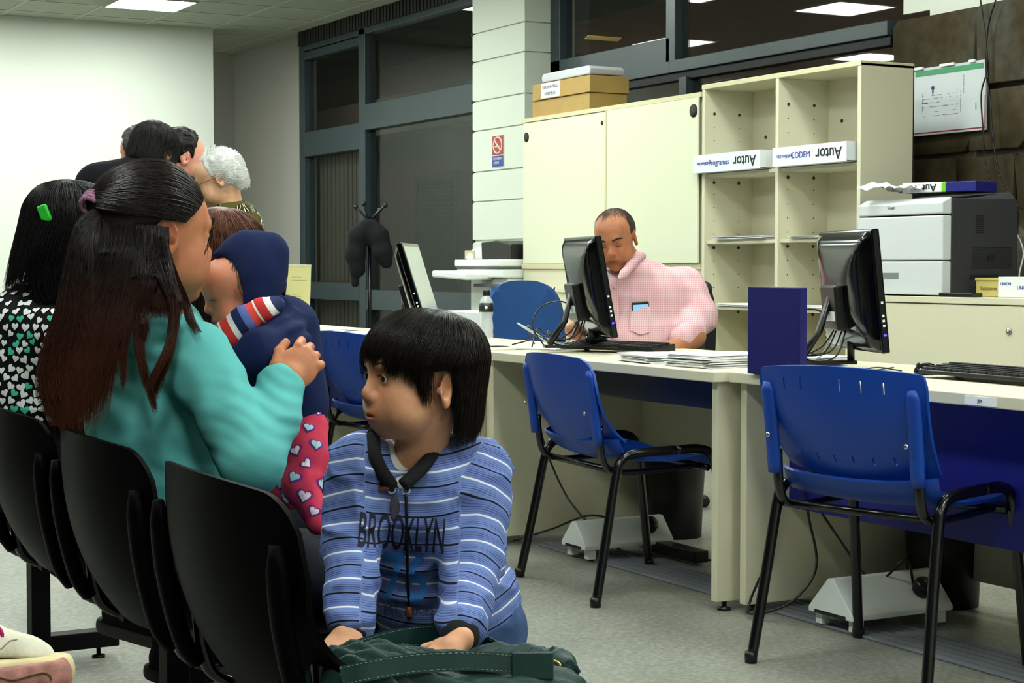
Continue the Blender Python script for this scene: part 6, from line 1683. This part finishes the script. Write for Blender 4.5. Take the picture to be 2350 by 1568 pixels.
def build_lady():
    D = 7.6; t = thing('person', 'elderly woman with white curly hair and glasses in olive and white patterned blouse', 'person')
    SK = skin_mat('skin_lady', (224, 176, 140)); g = Rig(at(500, 412, D), camdir(262, -24), UP, .98)
    V = Vol(); add_head(V, g, nose=1.1, lips=.9, neck=.052, neck_to=at(528, 490, D + .02), ear=1.1, eyes_open=0); body = V.build('body', SK, .005, t); paint(body, face_spots(g, lid=True))
    HM = hair_mat('hair_white', (236, 236, 234), rough=.6); rr = random.Random(4); c = Vol()
    c.ell(g.p(-.030, 0, .040), (.098, .086, .088), g.N, .02); c.ell(g.p(-.075, 0, -.01), (.05, .07, .07), g.N, .03); c.plane(g.p(.045, 0, 0), g.R @ Vector((1, 0, -.35)), .01)
    for y in (-1, 1): c.cap(g.p(.01, y * .11, -.02), g.p(.01, y * .07, -.02), .036, .03, .01, True)
    c.build('hair', HM, .005, t, disp=folds(.009, (34, 34, 34), 7))
    Pm = []
    for i in range(4200):
        a = rr.uniform(0, 6.28); e = rr.uniform(-.9, 1.5); d = Vector((math.cos(e) * math.cos(a), math.cos(e) * math.sin(a), math.sin(e)))
        if d.x > .45 and d.z < .75: continue
        low = i % 3 == 0; p = Vector((-.075 + d.x * .052, d.y * .072, -.01 + d.z * .072)) if low else Vector((-.032 + d.x * .10, d.y * .086, .034 + d.z * .09))
        if low and d.x > .2: continue
        tg = Vector((-d.y, d.x, rr.uniform(-.8, .2))).normalized(); P = []
        for k_ in range(8): P.append(g.p(p + tg * (.005 * k_) + d * (.008 * math.sin(k_ * .5)) ))
        Pm.append(P)
    strands('hair_strands', HM, Pm, .0007, t)
    GD = mat('gold_wire', (120, 96, 60), rough=.3, metal=.8); b = MB()
    for y in (-1, 1):
        b.tube([g.p(.104, y * .031 + .021 * math.cos(a), .004 + .016 * math.sin(a)) for a in np.linspace(0, 6.283, 21)], .0011, 6); b.tube([g.p(.102, y * .052, .008), g.p(.04, y * .078, .008), g.p(-.012, y * .084, .006), g.p(-.022, y * .084, -.01)], .0014, 6)
    b.tube([g.p(.104, -.010, .006), g.p(.108, 0, .009), g.p(.104, .010, .006)], .0011, 6); b.build('glasses', GD, t)
    W = Vol(); W.ell(at(545, 530, D + .05), (.12, .15, .13), CF, .05); W.ell(at(530, 488, D + .04), (.085, .12, .05), CF, .04); W.ell(at(550, 640, D + .05), (.14, .15, .20), CF, .05); W.ell(at(550, 760, D + .05), (.15, .15, .16), CF, .05)
    W.chain([at(555, 530, D - .10), at(540, 640, D - .12), at(480, 700, D - .12)], [.07, .055, .04], .03)
    W.build('blouse', zebra(), .009, t, disp=folds(.008, (8, 8, 8), 15)); c_ = at(550, 760, D + .05); legs(t, c_, MATS['dark_trousers']); rebase(t, (c_.x, c_.y, 0))
build_lady()
def build_coat_man():
    D = 7.1; t = thing('person', 'dark haired person in black coat bending over the far desk with back turned', 'person')
    SK = skin_mat('skin_far', (200, 142, 116)); g = Rig(at(355, 352, D), camdir(28, -24), UP, 1.0)
    V = Vol(); add_head(V, g, neck_to=at(315, 440, D - .05), ear=1.1, eyes_open=0); V.cap(at(215, 445, D - .2), at(222, 470, D - .2), .03, .03, .01); body = V.build('body', SK, .006, t); paint(body, face_spots(g, lid=True))
    HM = hair_mat('hair_dark_short', (30, 26, 24), rough=.6); c = Vol(); c.ell(g.p(-.015, 0, .036), (.106, .088, .092), g.N); c.ell(g.p(-.05, 0, -.03), (.06, .07, .06), g.N, .02); c.plane(g.p(.06, 0, .03), g.R @ Vector((1, 0, -.5)), .01)
    for y in (-1, 1): c.cap(g.p(.0, y * .11, -.012), g.p(.0, y * .074, -.012), .030, .026, .008, True)
    c.build('hair', HM, .005, t, disp=folds(.006, (50, 50, 50), 3)); Pm = fall_strands(g, (-.4, 0, 1), 1600, lambda a: (.04 if abs(a) < .8 else -.045), lift=.014, jit=.02, n=12); strands('hair_strands', HM, Pm, .0009, t)
    W = Vol(); BC = cloth('black_coat', (13, 14, 18))
    W.chain([at(330, 440, D - .05), at(300, 470, D - .05), at(300, 620, D)], [.10, .15, .17], .05); W.chain([at(300, 405, D - .08), at(225, 425, D - .15), at(200, 520, D - .25)], [.075, .075, .06], .05)
    W.chain([at(380, 450, D), at(450, 520, D + .1), at(470, 600, D + .1)], [.09, .07, .05], .05); W.chain([at(300, 620, D), at(310, 760, D)], [.17, .18], .05)
    W.build('coat', BC, .009, t, disp=folds(.010, (7, 7, 8), 17)); c_ = at(305, 760, D); legs(t, c_, MATS['dark_trousers']); rebase(t, (c_.x, c_.y, 0))
build_coat_man()
def build_far_man(px, py, D, ang, label, hair, sc=1.0, coat=(30, 32, 40), seed=3, tilt=-15):
    t = thing('person', label, 'person'); SK = skin_mat('skin_far2', (222, 160, 136)); g = Rig(at(px, py, D), camdir(ang, tilt), UP, sc)
    V = Vol(); add_head(V, g, neck_to=at(px - 10, py + 85, D), ear=1.15, eyes_open=0); body = V.build('body', SK, .006, t); paint(body, face_spots(g, lid=True))
    HM = hair_mat('hair_far_%d' % seed, hair, rough=.6); c = Vol(); c.ell(g.p(-.012, 0, .040), [q * sc for q in (.106, .088, .092)], g.N); c.plane(g.p(.07, 0, .04), g.R @ Vector((1, 0, -.6)), .01); c.plane(g.p(.02, 0, 0), g.R @ Vector((1, 0, -.1)), .01); c.plane(g.p(0, 0, -.05), g.R @ Vector((.2, 0, -1)), .01)
    for y in (-1, 1): c.cap(g.p(.0, y * .12, -.012), g.p(.0, y * .072, -.012), .034, .03, .008, True)
    c.build('hair', HM, .005, t, disp=folds(.014, (40, 40, 40), seed)); W = Vol(); W.chain([at(px - 10, py + 95, D), at(px - 15, py + 200, D)], [.13, .16], .05); W.cap(at(px - 15, py + 200, D), at(px - 15, py + 330, D), .16, .17, .05)
    W.build('jumper', cloth('jumper_%d' % seed, coat), .010, t); c_ = at(px - 15, py + 400, D); legs(t, c_, MATS['dark_trousers']); rebase(t, (c_.x, c_.y, 0)); return t
build_far_man(418, 362, 7.75, 62, 'curly dark haired man with pink ear between the black coat and the elderly woman', (20, 18, 18), seed=3)
build_far_man(322, 352, 8.3, 300, 'grey haired person almost hidden behind the head of the person in black coat', (78, 78, 80), seed=5)
def build_brown():
    D = 4.05; t = thing('person', 'person with reddish brown hair mostly hidden behind the baby in the hood', 'person'); SK = MATS['skin_girl']; g = Rig(at(516, 604, D), camdir(50, -10), UP, 1.0)
    V = Vol(); add_head(V, g, neck_to=at(515, 715, D), eyes_open=0); body = V.build('body', SK, .006, t); paint(body, face_spots(g, lid=True)); HM = hair_mat('hair_brown', (92, 50, 30), (38, 24, 20), .98, 1.10)
    c = Vol(); c.ell(g.p(-.015, 0, .036), [q * 1.0 for q in (.106, .086, .092)], g.N); c.ell(g.p(-.05, 0, -.03), (.05, .06, .06), g.N, .02); c.plane(g.p(.06, 0, .03), g.R @ Vector((1, 0, -.5)), .01); c.build('hair', HM, .005, t)
    Pm = fall_strands(g, (-.3, 0, 1), 2200, lambda a: (.03 if abs(a) < .8 else -.16), lift=.014, jit=.03, n=16); strands('hair_strands', HM, Pm, .0008, t)
    W = Vol(); W.chain([at(505, 740, D), at(510, 900, D)], [.11, .14], .05); W.cap(at(510, 900, D), at(510, 1060, D), .14, .15, .05); W.build('jumper', cloth('dark_jumper', (34, 26, 26)), .010, t); c_ = at(510, 1000, D); legs(t, c_, MATS['dark_trousers'], top=.62); rebase(t, (c_.x, c_.y, 0))
build_brown()

# ---------------------------------------------------------------- green bag on the nearest seat
def build_bag():
    t = thing('handbag', 'dark green soft leather bag with straps lying on the nearest waiting seat', 'bag')
    GL = mat('green_leather', (14, 48, 45), rough=.5, spec=.4, bump=.3, bscale=500); GS = mat('green_strap', (15, 46, 43), rough=.45, spec=.4, bump=.2, bscale=600)
    V = Vol(); P = lambda x, y, d: at(x, y, d)
    V.ell(P(900, 1562, 2.50), (.15, .16, .028), CF, .03); V.ell(P(1110, 1572, 2.50), (.12, .12, .022), CF, .03); V.ell(P(1020, 1575, 2.345), (.19, .10, .036), CF, .03); V.ell(P(850, 1575, 2.33), (.12, .10, .035), CF, .03)
    V.ell(P(830, 1560, 2.27), (.07, .06, .045), CF, .03)
    V.chain([P(1130, 1520, 2.58), P(1225, 1532, 2.50), P(1290, 1538, 2.46)], [.030, .025, .016], .02)
    def pleats(Q):
        a = np.array(P(800, 1500, 2.5)); q = Q - a; u = q @ np.array(RT); v = q @ np.array(FH); w_ = Q[:, 2]
        fan = .0060 * np.sin(330 * v + 40 * u + 4 * np.sin(22 * u)) * np.exp(-((u - .05) / .14) ** 2)
        return fan + .0035 * np.sin(190 * v - 60 * u + 2 * np.sin(30 * v))
    bag_ = V.build('body', GL, .0028, t, disp=folds(.006, (12, 12, 12), 21, extra=pleats)); bvb = bvh_of(bag_)
    def hit(x, y, up=.010, d0=1.6):
        r_ = ray(x, y).normalized(); h = bvb.ray_cast(at(x, y, d0), r_); return (h[0] if h[0] is not None else at(x, y, 2.36)) - FH * .012 + UP * up
    def strap(pts, w_, name='strap', m=GS, th=.004):
        C = bez(pts, 40); T = np.gradient(C, axis=0); T /= np.linalg.norm(T, axis=1, keepdims=True); vd = np.array(FH * .25 + UP * .95); 
        A = vd - (T @ vd)[:, None] * T; A /= np.linalg.norm(A, axis=1, keepdims=True)
        f = lambda u, v: Vector(C[min(39, int(round(u * 39)))] + A[min(39, int(round(u * 39)))] * (v - .5) * w_)
        o = MB().sheet(f, 39, 4, th).build(name, m, t); soften(nrm(o), 50)
        b = MB()
        for e in (-.40, .40):
            L_ = [Vector(C[i] + A[i] * e * w_) for i in range(40)]
            nn = [Vector(np.cross(T[i], A[i])) for i in range(40)]
            for i in range(0, 39, 1):
                s_ = 1 if nn[i].dot(-FH + UP) > 0 else -1
                p0, p1 = L_[i] + nn[i] * s_ * (th / 2 + .0004), L_[i].lerp(L_[i + 1], .55) + nn[i] * s_ * (th / 2 + .0004); b.tube([p0, p1], .0006, 4)
        b.build('stitching', mat('thread_pale', (110, 130, 120), rough=.8), o); return o
    strap([P(745, 1520, 2.56), P(830, 1490, 2.60), P(920, 1466, 2.66), P(1010, 1455, 2.70)], .032)
    strap([P(1010, 1455, 2.70), P(1090, 1470, 2.70), P(1150, 1495, 2.66), P(1220, 1512, 2.58), P(1275, 1520, 2.48)], .026)
    strap([hit(785, 1566), hit(860, 1550), hit(950, 1536), hit(1060, 1530), hit(1150, 1534), hit(1225, 1540)], .026)
    MB().box((-.028, -.018, -.003), (.028, .018, .004), .002, frame(hit(1222, 1545, .012), RT, FH * .2 + UP * .95)).build('strap_tab', GS, t)
    BR_ = mat('brass_ring', (226, 190, 110), rough=.2, metal=1)
    for (x, y, d, r) in ((1258, 1530, 2.40, .014), (1262, 1555, 2.37, .022)):
        c = P(x, y, d); MB().tube([c + RT * r * 1.2 * math.cos(a) + (UP * .8 + FH * .5) * r * .7 * math.sin(a) for a in np.linspace(0, 6.283, 25)], .0022, 8).build('ring', BR_, t)
    V2 = Vol(); V2.chain([P(1240, 1522, 2.46), P(1280, 1530, 2.44), P(1310, 1536, 2.43)], [.022, .022, .012], .01); V2.build('gathered_end', GL, .003, t, disp=folds(.008, (60, 60, 60), 4))
    rebase(t, P(960, 1560, 2.48))
build_bag()

# ---------------------------------------------------------------- sneaker at the lower left
def build_sneaker():
    t = thing('sneaker', 'worn white sneaker with magenta patch and pinkish sole at the lower left corner', 'shoe'); D = 2.0
    q = lambda x, y, d=0: at(x, y, D + d)
    U = Vol().cap(q(92, 1512, .0), q(-60, 1488, .03), .016, .034, .02).cap(q(50, 1520), q(-80, 1530, .02), .028, .042, .02).cap(q(-40, 1470, .04), q(-80, 1455, .04), .020, .024, .02)
    U.plane(q(80, 1520), (UP * -.9 - FH * .35 - RT * .05), .004); up_ = U.build('upper', mat('worn_white_leather', (206, 200, 182), rough=.8, noise_amt=.10, nscale=40, bump=.4, bscale=200), .003, t)
    S_ = Vol().cap(q(112, 1540, -.0), q(-60, 1556, .0), .030, .048, .02).cap(q(112, 1546, -.03), q(-60, 1566, -.03), .024, .044, .02).plane(q(60, 1506, .0), (UP * .96 + FH * .1 - RT * .06), .004)
    S_.build('midsole', mat('cream_rubber', (200, 184, 142), rough=.7, noise_amt=.15, nscale=30), .003, t)
    So = Vol().cap(q(104, 1552, -.036), q(-60, 1580, -.036), .030, .054, .02).plane(q(60, 1516, -.03), (UP * .97 - RT * .08), .003)
    so_ = So.build('sole', mat('pinkish_sole', (164, 112, 102), rough=.8, noise_amt=.4, nscale=60, bump=.8, bscale=90), .003, t)
    bu = bvh_of(up_); bs = bvh_of(so_)
    def pr_(bv, pts, l=.0006):
        o = []
        for x, y in pts:
            r_ = ray(x, y).normalized(); h = bv.ray_cast(at(x, y, 1.2), r_)
            if h[0] is not None: o.append(h[0] - r_ * l)
        return o
    P_ = pr_(bu, [(-4, 1446), (2, 1452), (6, 1462)])
    if len(P_) > 2: MB().tube(P_, .006, 8, flat=.3).build('magenta_patch', mat('magenta_patch', (190, 30, 110), rough=.7), t)
    P_ = pr_(bu, [(-15, 1500), (5, 1488), (22, 1472), (40, 1468)])
    if len(P_) > 2: MB().tube(bez(P_, 12), .0009, 6).build('seam', mat('seam_tan', (150, 140, 124), rough=.8), t)
    P_ = pr_(bs, [(0, 1556), (30, 1562), (70, 1552), (100, 1545), (115, 1552), (118, 1562)])
    if len(P_) > 2: MB().tube(bez(P_, 20), .0011, 6).build('sole_curve', mat('sole_line', (90, 66, 50), rough=.8), t)
    rebase(t, q(40, 1540))
build_sneaker()
